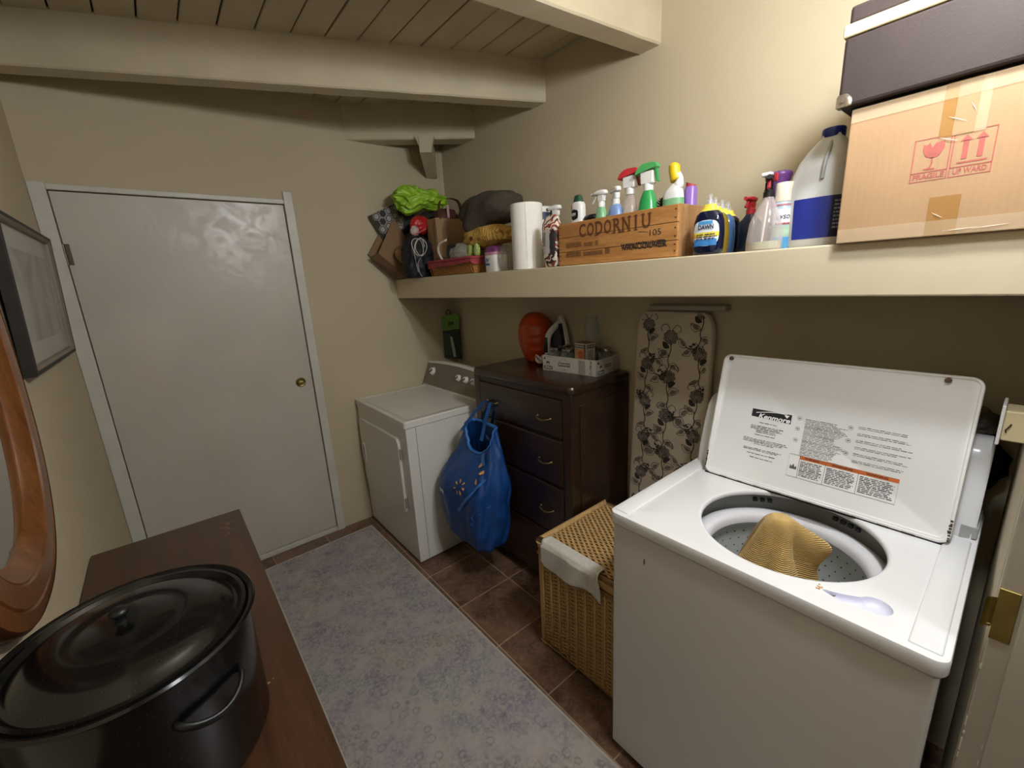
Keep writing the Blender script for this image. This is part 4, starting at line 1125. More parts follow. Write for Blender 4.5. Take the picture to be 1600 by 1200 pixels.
# ================================================================== green glove pack hanging in the far corner
gp=thing('glove_pack','green and black hanging pack of gloves above the dryer console','gloves',(1.64,2.70,1.05))
GM=plane_M((1.640,2.705,1.04),Vector((.72,-.69,0)),(0.02,0,1))
def gq(pts,th,m,name,z0=0): 
    b=rings_mesh([[Vector((u,v,z0)) for u,v in pts],[Vector((u,v,z0+th)) for u,v in pts]],True,True); return obj(name,b,m,gp,M=GM.copy())
gq([(-.060,.190),(.066,.205),(.070,.300),(.045,.315),(-.062,.300)],.012,mat('card_green','5C8A22',.5,.05),'header_card')
gq([(-.056,.0),(.066,-.02),(.062,.20),(-.058,.192)],.020,mat('glove_dark','1E2A22',.6,.2,20.),'glove_bundle',-.006)
gq([(-.048,.02),(.0,.01),(.0,.175),(-.052,.175)],.004,mat('glove_green','2C4733',.6,.2,25.),'green_cuff',.014)
gq([(.012,.0),(.032,.0),(.022,.09),(.010,.15),(-.004,.15),(.0,.09)],.004,mat('glove_label','A9AE98',.6),'pale_label',.0155)
gq([(-.014,.232),(.026,.238),(.026,.262),(-.014,.256)],.002,mat('card_print','31480F',.6),'card_print',.012)
obj('hook',tube(smoothpath([GM@Vector((-.022,.29,.004)),GM@Vector((-.024,.33,.004)),GM@Vector((-.01,.345,.0)),GM@Vector((.004,.335,.0)),GM@Vector((.004,.29,.004))],5),.003,6),BLACK,gp)

# ================================================================== clutter between washer and right wall
tag(obj('black_bin_bag',blob((1.664,.20,1.02),(.036,.19,.15),.25,2.6,3,4,True),mat('bin_bag','17161A',.3,.1),origin=(1.645,.2,.9),smooth=180),'crumpled black plastic bag stuffed behind the washer console','bag')
tag(obj('grey_plastic_bag',blob((1.60,.055,1.145),(.055,.045,.035),.3,3.,5,4,True),mat('grey_bag','55504A',.4,.1),origin=(1.6,.05,1.1),smooth=180),'brownish grey plastic bag end on top of the washer console','bag')
ub=thing('utility_box','small cream wall box with a white cover plate at the right edge','utility box',(1.40,-.02,1.17))
obj('box_body',box(1.385,1.46,YN,.001,1.170,1.238,.003,2),mat('box_cream','CDBE98',.5,.05,10.),ub)
obj('cover_plate',box(1.378,1.466,.001,.007,1.160,1.250,.002,2),mat('plate_white','DCDAD8',.4),ub)
obj('bent_wire',tube([(1.3835,-.006,1.19),(1.382,-.004,1.195),(1.382,-.009,1.205),(1.3835,-.011,1.21)],.0012,5),BLACK,ub)

# ================================================================== shelf: boxes at the right
S=SZ
cbx=thing('fragile_box','large cardboard box printed FRAGILE at the right end of the shelf','box',(1.45,.13,S))
BX0,BX1,BY0,BY1,BZ=1.262,1.62,-.030,.318,S+.281
obj('carton',box(BX0,BX1,BY0,BY1,S,BZ,.003,2),CARD,cbx)
RED=mat('stamp_red','A85A50',.8,.06,60.)
def fr_(y): return BY1-y
ik=Ink()
a,b_,c_,d_=fr_(.202),fr_(.149),1.724,1.803
ik.frame(a,c_,b_,d_,.0022); ik.line([(a,c_+.017),(b_,c_+.017)],.0018)
ik.text('FRAGILE',(a+b_)/2,c_+.0085,.014,width=.046,height=.0105,bold=.0004)
m=(a+b_)/2+.002
bowl=[(m-.015,d_-.010),(m-.011,d_-.012),(m-.006,d_-.008),(m-.002,d_-.018),(m+.003,d_-.010),(m+.016,d_-.008),(m+.016,d_-.022),(m+.010,d_-.034),(m,d_-.038),(m-.010,d_-.033),(m-.015,d_-.022)]
ik.poly(bowl); ik.line([(m,d_-.036),(m+.001,d_-.048),(m-.003,d_-.056)],.0026); ik.line([(m-.011,d_-.0565),(m+.006,d_-.0575)],.0028)
a,b_=fr_(.145),fr_(.089)
ik.frame(a,c_,b_,d_,.0022); ik.line([(a,c_+.017),(b_,c_+.017)],.0018)
ik.text('UP WARD',(a+b_)/2,c_+.0085,.014,width=.046,height=.0105,bold=.0004)
for k in (.31,.68):
    x=a+(b_-a)*k; ik.rect(x-.004,c_+.030,x+.004,d_-.016); ik.poly([(x-.0085,d_-.017),(x+.0085,d_-.017),(x,d_-.006)])
ik.rect(a+.008,c_+.0225,b_-.007,c_+.0255)
print_on('handling_marks',ik,RED,cbx,(BX0,BY1,0))
def tp_(y1,y0,z0,z1,name,m,l,lab=None):
    o=obj(name,box(BX0-l,BX0-l*.3,y0,y1,z0,z1),m,cbx)
    if lab: o['label']=lab
tp_(.169,.120,1.80,BZ,'packing_tape',TAPE,.0010); tp_(.167,.121,S+.001,1.69,'packing_tape',TAPE,.0010)
tp_(BY1-.002,.0,BZ-.028,BZ-.001,'clear_tape',CLEAR_TAPE,.0016); tp_(BY1-.002,.0,S+.001,S+.03,'clear_tape',CLEAR_TAPE,.0016); tp_(.150,.105,1.80,BZ-.002,'clear_tape',CLEAR_TAPE,.0022)
cr=B()
for (y,z,L,a) in ((.158,1.835,.03,-.5),(.166,1.80,.028,-.4),(.13,1.852,.02,-1.1),(.14,S+.008,.05,0.05),(.10,S+.008,.05,.08),(.16,1.66,.02,-.6)):
    tube([(BX0-.0022,y,z),(BX0-.0028,y-L*.5*math.cos(a),z+L*.5*math.sin(a)),(BX0-.0022,y-L*math.cos(a),z+L*math.sin(a))],[.0002,.0006,.0002],5,bm=cr)
obj('tape_crease',cr,mat('crease','EDE6DA',.15,.02),cbx,kind='stuff')
# dark case on top
cs=thing('brown_case','dark brown carrying case with cream edge band on the cardboard box','case',(1.42,.16,BZ))
LEATH=mat('case_leatherette','2E211E',.7,.08,14.,.35,260.,.001)
KX0,KX1,KY0,KY1=1.246,1.62,-.03,.342
obj('case_body',box(KX0,KX1,KY0,KY1,BZ+.006,BZ+.140,.006,2),LEATH,cs)
obj('cream_band',box(KX0-.003,KX1,KY0,KY1+.003,BZ+.1405,BZ+.164,.002,1),mat('band_cream','E8D7A6',.45,.04,20.),cs)
obj('case_lid',box(KX0+.006,KX1,KY0,KY1-.003,BZ+.1645,BZ+.20,.006,2),LEATH,cs)
cnr=B(); bmesh.ops.create_uvsphere(cnr,u_segments=16,v_segments=10,radius=.020)
for v in cnr.verts: v.co=Vector((max(v.co.x,-.010),min(v.co.y,.010),max(v.co.z,-.008)))
cnr.transform(Matrix.Translation((KX0+.007,KY1-.008,BZ+.0145))); obj('metal_corner',cnr,mat('corner_metal','A79A8C',.3,.1,30.,metal=.9),cs,smooth=40)
obj('corner_rivet',cyl((KX0-.006,KY1-.010,BZ+.018),(KX0-.002,KY1-.010,BZ+.018),.004,n=10),STEEL,cs)
obj('case_foot',box(KX0+.03,KX1-.03,KY0+.02,KY1-.02,BZ,BZ+.008),BLACK,cs)
pk=blob((1.36,.215,BZ+.222),(.10,.10,.023),.12,2.5,8,3,flat_bottom=BZ+.2005)
tag(obj('mauve_cloth',pk,mat('mauve_cloth','8A4E5C',.9,.1,20.),origin=(1.36,.215,BZ+.2),smooth=180),'mauve folded cloth on top of the dark brown case','cloth')

# ================================================================== shelf: jug and bottles
jg=thing('plastic_jug','large translucent plastic jug with blue cap and dark blue label','jug',(1.42,.402,S))
jp=Prof(1.42,.402,S,[(0,.060,.062),(.006,.066,.070),(.10,.068,.072),(.150,.068,.072,0,0),(.185,.064,.067,0,-.003),(.215,.055,.058,0,-.006),(.240,.043,.045,0,-.009),(.260,.030,.030,0,-.011),(.268,.023,.023,0,-.012),(.278,.022,.022,0,-.012)],3.2,48)
obj('body',jp.mesh(),MILKY,jg,smooth=60)
obj('screw_cap',lathe(1.42,.390,[(.025,S+.268),(.0255,S+.270),(.0255,S+.288),(.024,S+.290),(.001,S+.2905)],32),mat('cap_blue','1B2B7A',.35),jg,smooth=40)
obj('grip_groove',tube(smoothpath([(1.350,.385,S+.165),(1.352,.383,S+.20),(1.372,.382,S+.235),(1.392,.384,S+.255)],5),.0045,8),mat('jug_shade','A6A6A4',.4),jg,smooth=60)
JB=mat('jug_label_blue','1D2C86',.45,.04); 
obj('wrap_label',jp.patch(PI-.42,1.62*PI,.022,.122,.0008,24,3),JB,jg,smooth=180)
obj('wrap_label_dark',jp.patch(1.14*PI,1.62*PI,.0225,.1215,.0013,20,3),mat('jug_label_navy','1B2340',.45,.04),jg,smooth=180)
def curved_greek(P,f0,f1,z0,z1,lh,seed,off=.002):
    r=random.Random(seed); bm=B(); z=z1-lh
    while z>z0:
        f=f0; fe=f1-(f1-f0)*.3*r.random()
        while f<fe:
            w_=(f1-f0)*(.05+.12*r.random()); q=min(f+w_,fe)
            a=[P.pt(P.at(zz),ff,off) for ff,zz in ((f,z),(q,z),(q,z+lh*.5),(f,z+lh*.5))]; bm.faces.new([bm.verts.new(p) for p in a]); f=q+(f1-f0)*.03
        z-=lh
    return bm
obj('fine_print',curved_greek(jp,1.17*PI,1.5*PI,.035,.115,.009,3,.0018),mat('print_pale','8E95A8',.6),jg,kind='stuff')

def can(name,label,cat,x,y,r,h): return thing(name,label,cat,(x,y,S))
# disinfectant spray can
ly=thing('spray_can','blue and white aerosol spray can with white cap beside the plastic jug','spray can',(1.372,.474,S))
lpf=Prof(1.372,.474,S,[(0,.0235,.0235),(.003,.025,.025),(.118,.025,.025),(.124,.022,.022)],2,32)
obj('can_body',lpf.mesh(),mat('can_paleblue','A9BFC9',.3,.08,9.),ly,smooth=40)
obj('white_cap',lathe(1.372,.474,[(.023,S+.1245),(.0235,S+.170),(.022,S+.173),(.001,S+.1735)],28),mat('cap_ivory','DAD3C2',.4),ly,smooth=40)
for f0,f1,z0,z1,m,nm in ((.72,1.5,.0,.032,mat('can_blue','4E93BE',.35,.1,20.),'blue_base'),(.75,1.5,.034,.062,mat('can_green','9DB5A0',.4,.15,40.),'green_picture'),(.78,1.5,.066,.105,mat('can_white','D9DCDD',.4),'white_panel'),(.9,1.4,.064,.070,mat('can_red','9C3A42',.4),'red_stripe'),(.8,1.5,.112,.118,mat('can_rose','B07A80',.4),'rose_band')):
    obj(nm,lpf.patch(f0*PI,f1*PI,z0+.001,z1,.0006,12,2),m,ly,smooth=180)
def curve_text(P,string,fc,z,size,m,parent,name,width=None,off=.0014,shear=0.,bold=0.):
    me=text_mesh(string,size,bold,shear,'CENTER'); b=B(); b.from_mesh(me); bpy.data.meshes.remove(me)
    xs=[v.co.x for v in b.verts]; sx=(width/(max(xs)-min(xs))) if width else 1.
    c0=P.at(z); R=math.hypot(c0[1],c0[2])/1.414
    bmesh.ops.triangulate(b,faces=b.faces[:])
    for v in b.verts:
        f=fc+v.co.x*sx/R; v.co=P.pt(P.at(z+v.co.y),f,off)
    return obj(name,b,m,parent)
curve_text(lpf,'Lysol',1.14*PI,.086,.022,mat('print_navy','1C2340',.6),ly,'can_lettering',.036,shear=.2)
# purple capped air freshener
pf_=thing('air_freshener','slim pale blue spray can with flared purple cap','spray can',(1.43,.507,S))
ppf=Prof(1.43,.507,S,[(0,.021,.021),(.004,.022,.022),(.135,.022,.022),(.142,.0215,.0215)],2,28)
obj('can_body',ppf.mesh(),mat('can_skyblue','9DB3CC',.35,.06,10.),pf_,smooth=40)
obj('purple_cap',lathe(1.43,.507,[(.021,S+.142),(.021,S+.165),(.0205,S+.180),(.024,S+.193),(.0275,S+.203),(.0275,S+.209),(.022,S+.214),(.001,S+.215)],28),mat('cap_purple','6E4087',.35),pf_,smooth=50)
obj('blue_stripe',ppf.patch(.75*PI,1.5*PI,.070,.078,.0006,12,2),mat('print_teal','274C63',.5),pf_)
obj('badge',ppf.patch(.9*PI,1.1*PI,.105,.125,.0006,6,3,'oval'),mat('badge_pale','C5D2DC',.5),pf_)

def trigger_bottle(name,label,x,y,prof,e,body_m,head_m,trig_m,top_m,htop,rot=0.,shroud=False,group='spray bottles on the long shelf',base=S,s=1.,liquid=None,noz=None):
    """bottle + trigger sprayer. rot 0 points the nozzle to +y (left in the photo)."""
    t_=thing(name,label,'spray bottle',(x,y,base),group)
    P=Prof(x,y,base,prof,e,36); obj('bottle_body',P.mesh(),body_m,t_,smooth=50)
    zt=prof[-1][0]; z0=base+zt
    R=Matrix.Translation((x,y,z0))@Matrix.Rotation(rot,4,'Z')@Matrix.Scale(s,4)
    col_=lathe(0,0,[(.0135,-.002),(.0135,.012),(.0115,.014),(.0115,.018)],20); obj('collar',col_,head_m,t_,M=R.copy(),smooth=40)
    H=htop/s-.018
    if shroud:
        def yz(poly,hw,name,m_,bev=.0025):
            b=rings_mesh([[Vector((sx,yy,.014+zz*H)) for yy,zz in poly] for sx in (-hw,hw)],True,True)
            bmesh.ops.bevel(b,geom=b.edges[:],offset=bev,segments=2,affect='EDGES'); obj(name,b,m_,t_,M=R.copy(),smooth=50)
        yz([(.019,0),(.021,.62),(-.018,.62),(-.018,.0)],.011,'sprayer_neck',head_m)
        yz([(.036,.50),(.037,.62),(.028,.86),(.012,1.0),(-.022,.98),(-.028,.90),(-.027,.70),(.012,.66),(.024,.58)],.0135,'sprayer_head',top_m)
        yz([(-.0195,.66),(-.026,.68),(-.031,.05),(-.027,.05),(-.0225,.45)],.006,'trigger',trig_m,.0012)
        return t_,P
    nk=rings_mesh([[Vector((sx*.0095,yy,zz)) for sx,yy in ((1,-.013),(1,.010),(-1,.010),(-1,-.013))] for zz,yy0 in ((.016,0),)]+
       [[Vector((sx*.0095,yy,.018+H*.55)) for sx,yy in ((1,-.015),(1,.013),(-1,.013),(-1,-.015))]],True,True)
    bmesh.ops.bevel(nk,geom=nk.edges[:],offset=.003,segments=2,affect='EDGES'); obj('sprayer_neck',nk,head_m,t_,M=R.copy(),smooth=50)
    sec=[]
    for yy,zl,zh,wx in ((-.024,.60,.80,.006),(-.020,.52,.93,.010),(-.005,.50,1.0,.011),(.014,.52,.98,.011),(.030,.60,.88,.009),(.037,.64,.80,.006)):
        a,b=.018+H*zl,.018+H*zh; r=[]
        for k in range(16):
            f=2*PI*k/16; u,v=se(f,wx,(b-a)/2,3.); r.append(Vector((u,yy,(a+b)/2+v)))
        sec.append(r)
    obj('sprayer_head',rings_mesh(sec,True,True),top_m,t_,M=R.copy(),smooth=50)
    obj('nozzle',cyl((0,.036,.018+H*.72),(0,.044,.018+H*.72),.0055,n=12),noz or top_m,t_,M=R.copy(),smooth=40)
    tp=smoothpath([(0,.022,.018+H*.55),(0,.027,.018+H*.30),(0,.034,.018+H*.08),(0,.040,.018-H*.05)],4)
    obj('trigger',tube(tp,[.0042]*(len(tp)-1)+[.002],8,flat=1.),trig_m,t_,M=R.copy(),smooth=50)
    return t_,P
WPL=mat('sprayer_white','E4E4E2',.35)
# big clear cone bottle
cbm=film('clear_bottle','D9CCCB',.28,.08,.7)
tb_,cp=trigger_bottle('spray_bottle','clear conical spray bottle with black and red sprayer head',1.355,.508,[(0,.044,.044),(.004,.047,.047),(.03,.047,.047),(.075,.042,.042),(.115,.026,.026),(.135,.015,.015),(.142,.013,.013)],2.,cbm,mat('head_black','17171A',.35),mat('trig_red','9E2730',.4),mat('head_black','17171A',.35),.056,rot=1.9)
obj('liquid',Prof(1.355,.508,S+.002,[(0,.042,.042),(.003,.0445,.0445),(.022,.0445,.0445)],2.,32).mesh(),mat('pale_green_liquid','BDBF9E',.2,.02),tb_)
obj('dip_tube',tube([(1.340,.512,S+.008),(1.348,.510,S+.07),(1.355,.508,S+.14)],.0025,6),WPL,tb_)
obj('head_cap',box(1.345,1.365,.502,.528,S+.195,S+.205,.003,2),WPL,tb_)
obj('red_tab',box(1.350,1.36,.487,.497,S+.180,S+.20,.002,2),mat('trig_red','9E2730',.4),tb_)
trigger_bottle('spray_bottle','dark bottle with red sprayer head behind the clear conical bottle',1.475,.600,[(0,.026,.030),(.004,.028,.032),(.09,.028,.032),(.112,.015,.015),(.118,.012,.012)],2.5,mat('bottle_navy','1B2338',.2),mat('head_red','A3252A',.35),mat('head_red','A3252A',.35),mat('head_red','A3252A',.35),.050,rot=PI/2)
# dish soap row
NAVY=clear('soap_navy','0E1430',.08,.0,1.4,coat=.5); OLIVE=mat('soap_olive','7D6A1E',.15,.05); SBLUE=mat('soap_steelblue','42618A',.15,.05)
def soap(x,y,label,bm_,front):
    t_=thing('dish_soap_bottle',label,'soap bottle',(x,y,S),'dish soap bottles beside the wooden crate')
    P=Prof(x,y,S,[(0,.022,.036),(.004,.025,.041),(.02,.026,.043),(.06,.025,.0445),(.095,.024,.042),(.115,.021,.036),(.128,.015,.022),(.132,.013,.015),(.140,.013,.0145)],2.8,40)
    obj('bottle_body',P.mesh(),bm_,t_,smooth=60)
    obj('neck_band',Prof(x,y,S,[(.124,.0175,.0275),(.132,.0145,.020),(.143,.0138,.0165)],2.5,32).mesh(cap0=False,cap1=False),mat('band_yellow','E4D44A',.5,.04),t_,smooth=60)
    obj('clear_cap',lathe(x,y,[(.0125,S+.140),(.0125,S+.152),(.006,S+.156),(.0055,S+.168),(.003,S+.171),(.001,S+.171)],20),CLEARP,t_,smooth=50)
    obj('cap_core',lathe(x,y,[(.009,S+.1405),(.009,S+.148),(.003,S+.152),(.003,S+.163),(.0005,S+.163)],14),mat('cap_frost','C9CBD2',.3),t_,smooth=50)
    if front:
        lab=obj('front_label',P.patch(PI-.86,PI+.98,.025,.098,.0008,20,10,'oval'),mat('label_white','DDE3EA',.45),t_,smooth=180)
        obj('label_blue',P.patch(PI-.7,PI+.8,.026,.044,.0012,16,4),mat('label_blue','3D7FC2',.45,.1,40.),lab,smooth=180)
        obj('label_yellow',P.patch(PI-.86,PI+.98,.051,.064,.0012,16,4),mat('label_yellow','E8D24C',.45,.06,40.),lab,smooth=180)
        obj('label_wave',P.patch(PI-.35,PI+.40,.086,.096,.0012,12,4),mat('label_sky','4F9AD6',.45),lab,smooth=180)
        ik=Ink(); ik.text('DAWN',0,0,.021,width=.046,height=.013,bold=.0006)
        print_on('label_lettering',ik,mat('print_navy','1C2340',.6),lab,(x-.0262,y-.004,S+.078),lift=.0012)
        obj('label_badge',P.patch(PI-.78,PI-.5,.047,.062,.0018,6,4,'oval'),mat('badge_orange','D99A3A',.5),lab)
        obj('label_print',curved_greek(P,PI-.4,PI+.8,.042,.062,.006,5,.0022),mat('print_navy','1C2340',.6),lab,kind='stuff')
    else:
        obj('neck_print',P.patch(PI-.3,PI+.3,.1245,.1315,.004,4,2),mat('print_navy','1C2340',.6),t_)
    return t_
soap(1.318,.652,'dark blue dish soap bottle with white and yellow front label',NAVY,True)
soap(1.392,.672,'olive looking dish soap bottle second in the row beside the crate',OLIVE,False)
soap(1.462,.684,'steel blue dish soap bottle third in the row beside the crate',SBLUE,False)
soap(1.530,.696,'dark dish soap bottle at the back of the row by the wall',NAVY,False)

# ================================================================== wooden crate and its contents
ct=thing('wooden_crate','old wooden wine crate with stamped lettering standing on the shelf','crate',(1.38,.995,S))
GX0,GX1,GY0,GY1,GH=1.30,1.462,.742,1.255,.160
bz=[S+.002,S+.052,S+.106,S+GH]
for z0,z1 in zip(bz,bz[1:]):
    obj('front_slat',box(GX0,GX0+.011,GY0,GY1,z0+.0006,z1-.0006,.0015,1),CRATEW,ct)
    obj('back_slat',box(GX1-.011,GX1,GY0,GY1,z0+.0006,z1-.0006,.0015,1),CRATEW,ct)
for y0,y1 in ((GY0-.001,GY0+.016),(GY1-.016,GY1+.001)): obj('end_board',box(GX0+.0115,GX1-.0115,y0,y1,S+.002,S+GH+.001,.002,1),CRATEE,ct)
obj('bottom_board',box(GX0+.003,GX1-.003,GY0+.003,GY1-.003,S,S+.011),CRATEW,ct)
nl=B()
for y in (GY0+.008,GY1-.008):
    for z in (.02,.04,.065,.09,.12,.145): box(GX0-.0008,GX0+.001,y-.0025,y+.0025,S+z-.002,S+z+.002,bm=nl)
obj('nails',nl,mat('nail_rust','3A281C',.7),ct,kind='stuff')
BURN=mat('stamp_brown','5E3416',.85,.12,120.); BURN2=mat('stamp_faint','7A5028',.9,.2,120.); BURNK=mat('stamp_dark','2E2118',.85,.15,120.)
def cy_(y): return GY1-y
ik=Ink()
# big serif word: letters with slab serifs
word='CODORNIU'; x0=cy_(1.150); x1=cy_(.835); n=len(word); step=(x1-x0)/n
zc=lambda x: S+.125
for k,chh in enumerate(word):
    xc=x0+step*(k+.5); hgt=.048; wdt=step*(.82 if chh!='I' else .20)
    ik.text(chh,xc,S+.122,.05,width=wdt,height=hgt,bold=.0014)
    if chh in 'DRNIU':
        ends=[xc-wdt/2+.0035] + ([xc+wdt/2-.0035] if chh in 'NUR' else [])
        for q in ends:
            if not(chh=='R' and q>xc): ik.rect(q-.008,S+.122+hgt/2-.0035,q+.008,S+.122+hgt/2,.0002)
            if chh!='U' : ik.rect(q-.008,S+.122-hgt/2,q+.008,S+.122-hgt/2+.0035,.0002)
print_on('brand_stamp',ik,BURN,ct,(GX0,GY1,0))
ik=Ink(); ik.text('105',cy_(.822),S+.083,.026,width=.042,height=.019); ik.line([(cy_(.885),S+.092),(cy_(.845),S+.0885)],.0015)
ik.text('VANCOUVER',cy_(.862),S+.046,.03,width=.172,height=.023,bold=.0008); ik.text('VANCOUVER',cy_(.869),S+.0475,.03,width=.172,height=.022,bold=.0004,h=.0002)
print_on('dark_stamp',ik,BURNK,ct,(GX0,GY1,0))
ik=Ink(); ik.greek(cy_(1.215),S+.062,cy_(1.055),S+.092,.026,.75,seed=12,ragged=.02); ik.greek(cy_(1.215),S+.028,cy_(1.0),S+.056,.024,.75,seed=14,ragged=.1)
print_on('faded_stamp',ik,BURN2,ct,(GX0,GY1,0),kind='stuff')
ik=Ink(); ik.rect(cy_(1.052),S+.068,cy_(.965),S+.094); ik.rect(cy_(1.02),S+.056,cy_(.972),S+.066)
print_on('paper_residue',ik,mat('residue','B07F47',.8,.1,40.),ct,(GX0,GY1,0),lift=.0003)
CB=S+.011
GRN=mat('bottle_green','2F9A52',.25,.05); LGRN=mat('bottle_mint','7FB58A',.35,.05); LBLU=mat('bottle_lightblue','7E9BD0',.35,.05)
trigger_bottle('spray_bottle','small mint green spray bottle with white sprayer in the crate',1.375,1.100,[(0,.020,.024),(.15,.020,.024),(.185,.016,.018),(.198,.012,.012)],2.6,LGRN,WPL,WPL,WPL,.060,base=CB,s=1.05)
trigger_bottle('spray_bottle','small light blue spray bottle with white sprayer in the crate',1.385,1.040,[(0,.022,.028),(.17,.022,.028),(.192,.018,.020),(.198,.013,.013)],2.6,LBLU,WPL,WPL,WPL,.062,rot=-.5,base=CB,s=1.05)
trigger_bottle('spray_bottle','clear spray bottle with red and white sprayer head in the crate',1.395,.985,[(0,.026,.030),(.15,.026,.030),(.19,.022,.022),(.225,.014,.014)],2.3,cbm,WPL,mat('trig_maroon','8C1F24',.4),mat('top_red','C4323A',.35),.088,rot=.05,shroud=True,base=CB,s=1.25)
trigger_bottle('spray_bottle','bright green spray bottle with green and white sprayer in the crate',1.385,.905,[(0,.030,.036),(.14,.030,.036),(.19,.024,.028),(.222,.015,.016)],2.4,GRN,WPL,GRN,mat('top_green','4FA860',.35),.090,rot=.05,shroud=True,base=CB,s=1.25)
# angle necked cleaner
an=thing('toilet_cleaner_bottle','white angled neck cleaner bottle with yellow cap in the crate','bottle',(1.385,.80,CB))
obj('bottle_body',Prof(1.385,.81,CB,[(0,.022,.034),(.17,.022,.034),(.182,.022,.034),(.20,.021,.030),(.212,.018,.022,0,-.006),(.222,.014,.016,0,-.012)],2.6,32).mesh(),WPL,an,smooth=60)
obj('green_band',Prof(1.385,.81,CB,[(.150,.0228,.0348),(.178,.0228,.0348)],2.6,32).mesh(cap0=False,cap1=False),LGRN,an,smooth=60)
nb=smoothpath([(1.385,.795,CB+.212),(1.383,.790,CB+.232),(1.380,.797,CB+.250)],5)
obj('bent_neck',tube(nb,[.016]*4+[.013]*(len(nb)-4),14),WPL,an,smooth=180)
yc=smoothpath([(1.381,.799,CB+.232),(1.381,.806,CB+.258),(1.381,.808,CB+.278),(1.381,.807,CB+.288)],4)
obj('yellow_cap',tube(yc,[.019]*2+[.018]*(len(yc)-6)+[.015,.012,.009,.004],14),mat('cap_yellow','E3BE1A',.4),an,smooth=180)
pr_=thing('purple_bottle','purple bottle with red cap at the near end of the crate','bottle',(1.425,.772,CB))
obj('bottle_body',Prof(1.425,.772,CB,[(0,.018,.019),(.205,.018,.019),(.212,.015,.016)],2.4,28).mesh(),mat('bottle_purple','8C68BC',.35),pr_,smooth=50)
obj('red_cap',rings_mesh([[Vector((1.425+.015*math.cos(2*PI*i/20),.772+.016*math.sin(2*PI*i/20),CB+z+ (s_*.007*math.sin(2*PI*i/20+0.0)))) for i in range(20)] for z,s_ in ((.211,0),(.222,1))],True,True),mat('cap_crimson','B03A48',.4),pr_,smooth=40)
bs=thing('scrub_brush','black and yellow scrub brush lying in the crate','brush',(1.38,1.155,CB))
obj('brush_block',box(1.36,1.40,1.125,1.185,CB,CB+.155,.008,2),mat('brush_yellow','B59A2A',.5),bs)
obj('bristle_pad',blob((1.38,1.150,CB+.163),(.022,.036,.016),.25,5.,9,3),BLACK,bs,smooth=180)
sq=thing('dark_scourer','dark bristly scourer behind the green spray bottle in the crate','scourer',(1.42,.86,CB))
sqb=B(); rr=random.Random(5)
for k in range(70):
    a=rr.random()*2*PI; e_=rr.random()*1.3; L=.03+.012*rr.random()
    c=Vector((1.425,.862,CB+.160)); d=Vector((math.cos(a)*math.cos(e_),math.sin(a)*math.cos(e_),math.sin(e_)))
    tube([c,c+d*L],[.0022,.0012],4,bm=sqb)
obj('bristles',sqb,mat('bristle_dark','262320',.7),sq,kind='stuff'); obj('scourer_handle',cyl((1.425,.862,CB),(1.425,.862,CB+.165),.012,n=12),BLACK,sq)
# cream cleaner at the left end of the crate
vm=thing('cream_cleaner_bottle','white cream cleaner bottle with dark green cap in the crate','bottle',(1.375,1.222,CB))
vp=Prof(1.375,1.215,CB,[(0,.020,.030),(.17,.020,.030),(.20,.020,.030),(.222,.0195,.029),(.232,.017,.022)],2.8,36)
obj('bottle_body',vp.mesh(),WPL,vm,smooth=60)
obj('flip_cap',Prof(1.375,1.215,CB,[(.231,.016,.023),(.245,.014,.018),(.256,.012,.014),(.258,.010,.012)],2.4,28).mesh(),mat('cap_darkgreen','1F4A36',.4),vm,smooth=50)
obj('black_oval',vp.patch(PI-.62,PI+.35,.165,.205,.0008,14,8,'oval'),BLACK,vm,smooth=180)
obj('red_swoosh',vp.patch(PI-1.1,PI-.45,.195,.222,.0006,8,4),mat('label_rose','A8505A',.5),vm,smooth=180)
ik=Ink(); ik.text('VIM',0,0,.02,width=.021,height=.013,shear=.2,bold=.0005); print_on('lettering',ik,mat('print_white','EDEDED',.6),vm,(1.3552,1.222,CB+.185),lift=.002)
obj('small_print',curved_greek(vp,PI-.3,PI+.5,.130,.155,.006,4,.0012),INK,vm,kind='stuff')
# left of the crate
trigger_bottle('spray_bottle','white spray bottle with dark green nozzle behind the zebra patterned pouch',1.42,1.385,[(0,.026,.036),(.15,.026,.036),(.185,.020,.024),(.197,.013,.013)],2.6,mat('bottle_ash','8F8E88',.4,.2,40.),WPL,mat('trig_darkgreen','24332C',.4),WPL,.066,rot=.0,s=1.2,noz=mat('trig_darkgreen','24332C',.4))
zp=thing('patterned_pouch','zebra patterned red black and white pouch beside the wooden crate','pouch',(1.318,1.312,S))
t=NT('zebra_print'); co=t.co((1,1,1)); wv=t.n('TexWave',{'Vector':co,'Scale':16.,'Distortion':16.,'Detail':2.,'Detail Scale':1.2},bands_direction='DIAGONAL').outputs[1]
n1=t.n('TexNoise',{'Vector':co,'Scale':22.,'Detail':2.}).outputs[0]; st_=t.ramp(wv,[(.40,(0,0,0,1)),(.46,(1,1,1,1))],'LINEAR')
dk_=t.ramp(n1,[(.45,'2E2826'),(.55,'A8463E')]); t.set(col=t.mix(st_,lin('D9CDBE'),dk_),rough=.6)
zpp=Prof(1.318,1.312,S,[(0,.014,.036),(.004,.020,.042),(.05,.024,.044),(.12,.024,.046),(.17,.020,.046),(.195,.012,.036),(.205,.006,.024),(.208,.002,.01)],3.,40)
obj('pouch_body',zpp.mesh(),t.m,zp,smooth=70)
obj('grey_panel',zpp.patch(PI-.55,PI+.10,.055,.15,.0008,8,5),mat('panel_paper','BDB9B4',.7),zp,smooth=180)
obj('dark_oval',zpp.patch(PI+.12,PI+.85,.045,.15,.0010,10,10,'oval'),mat('oval_dark','2B2A2C',.5,.3,60.),zp,smooth=180)
obj('panel_print',curved_greek(zpp,PI-.38,PI-.08,.085,.14,.006,7,.0014),INK,zp,kind='stuff')
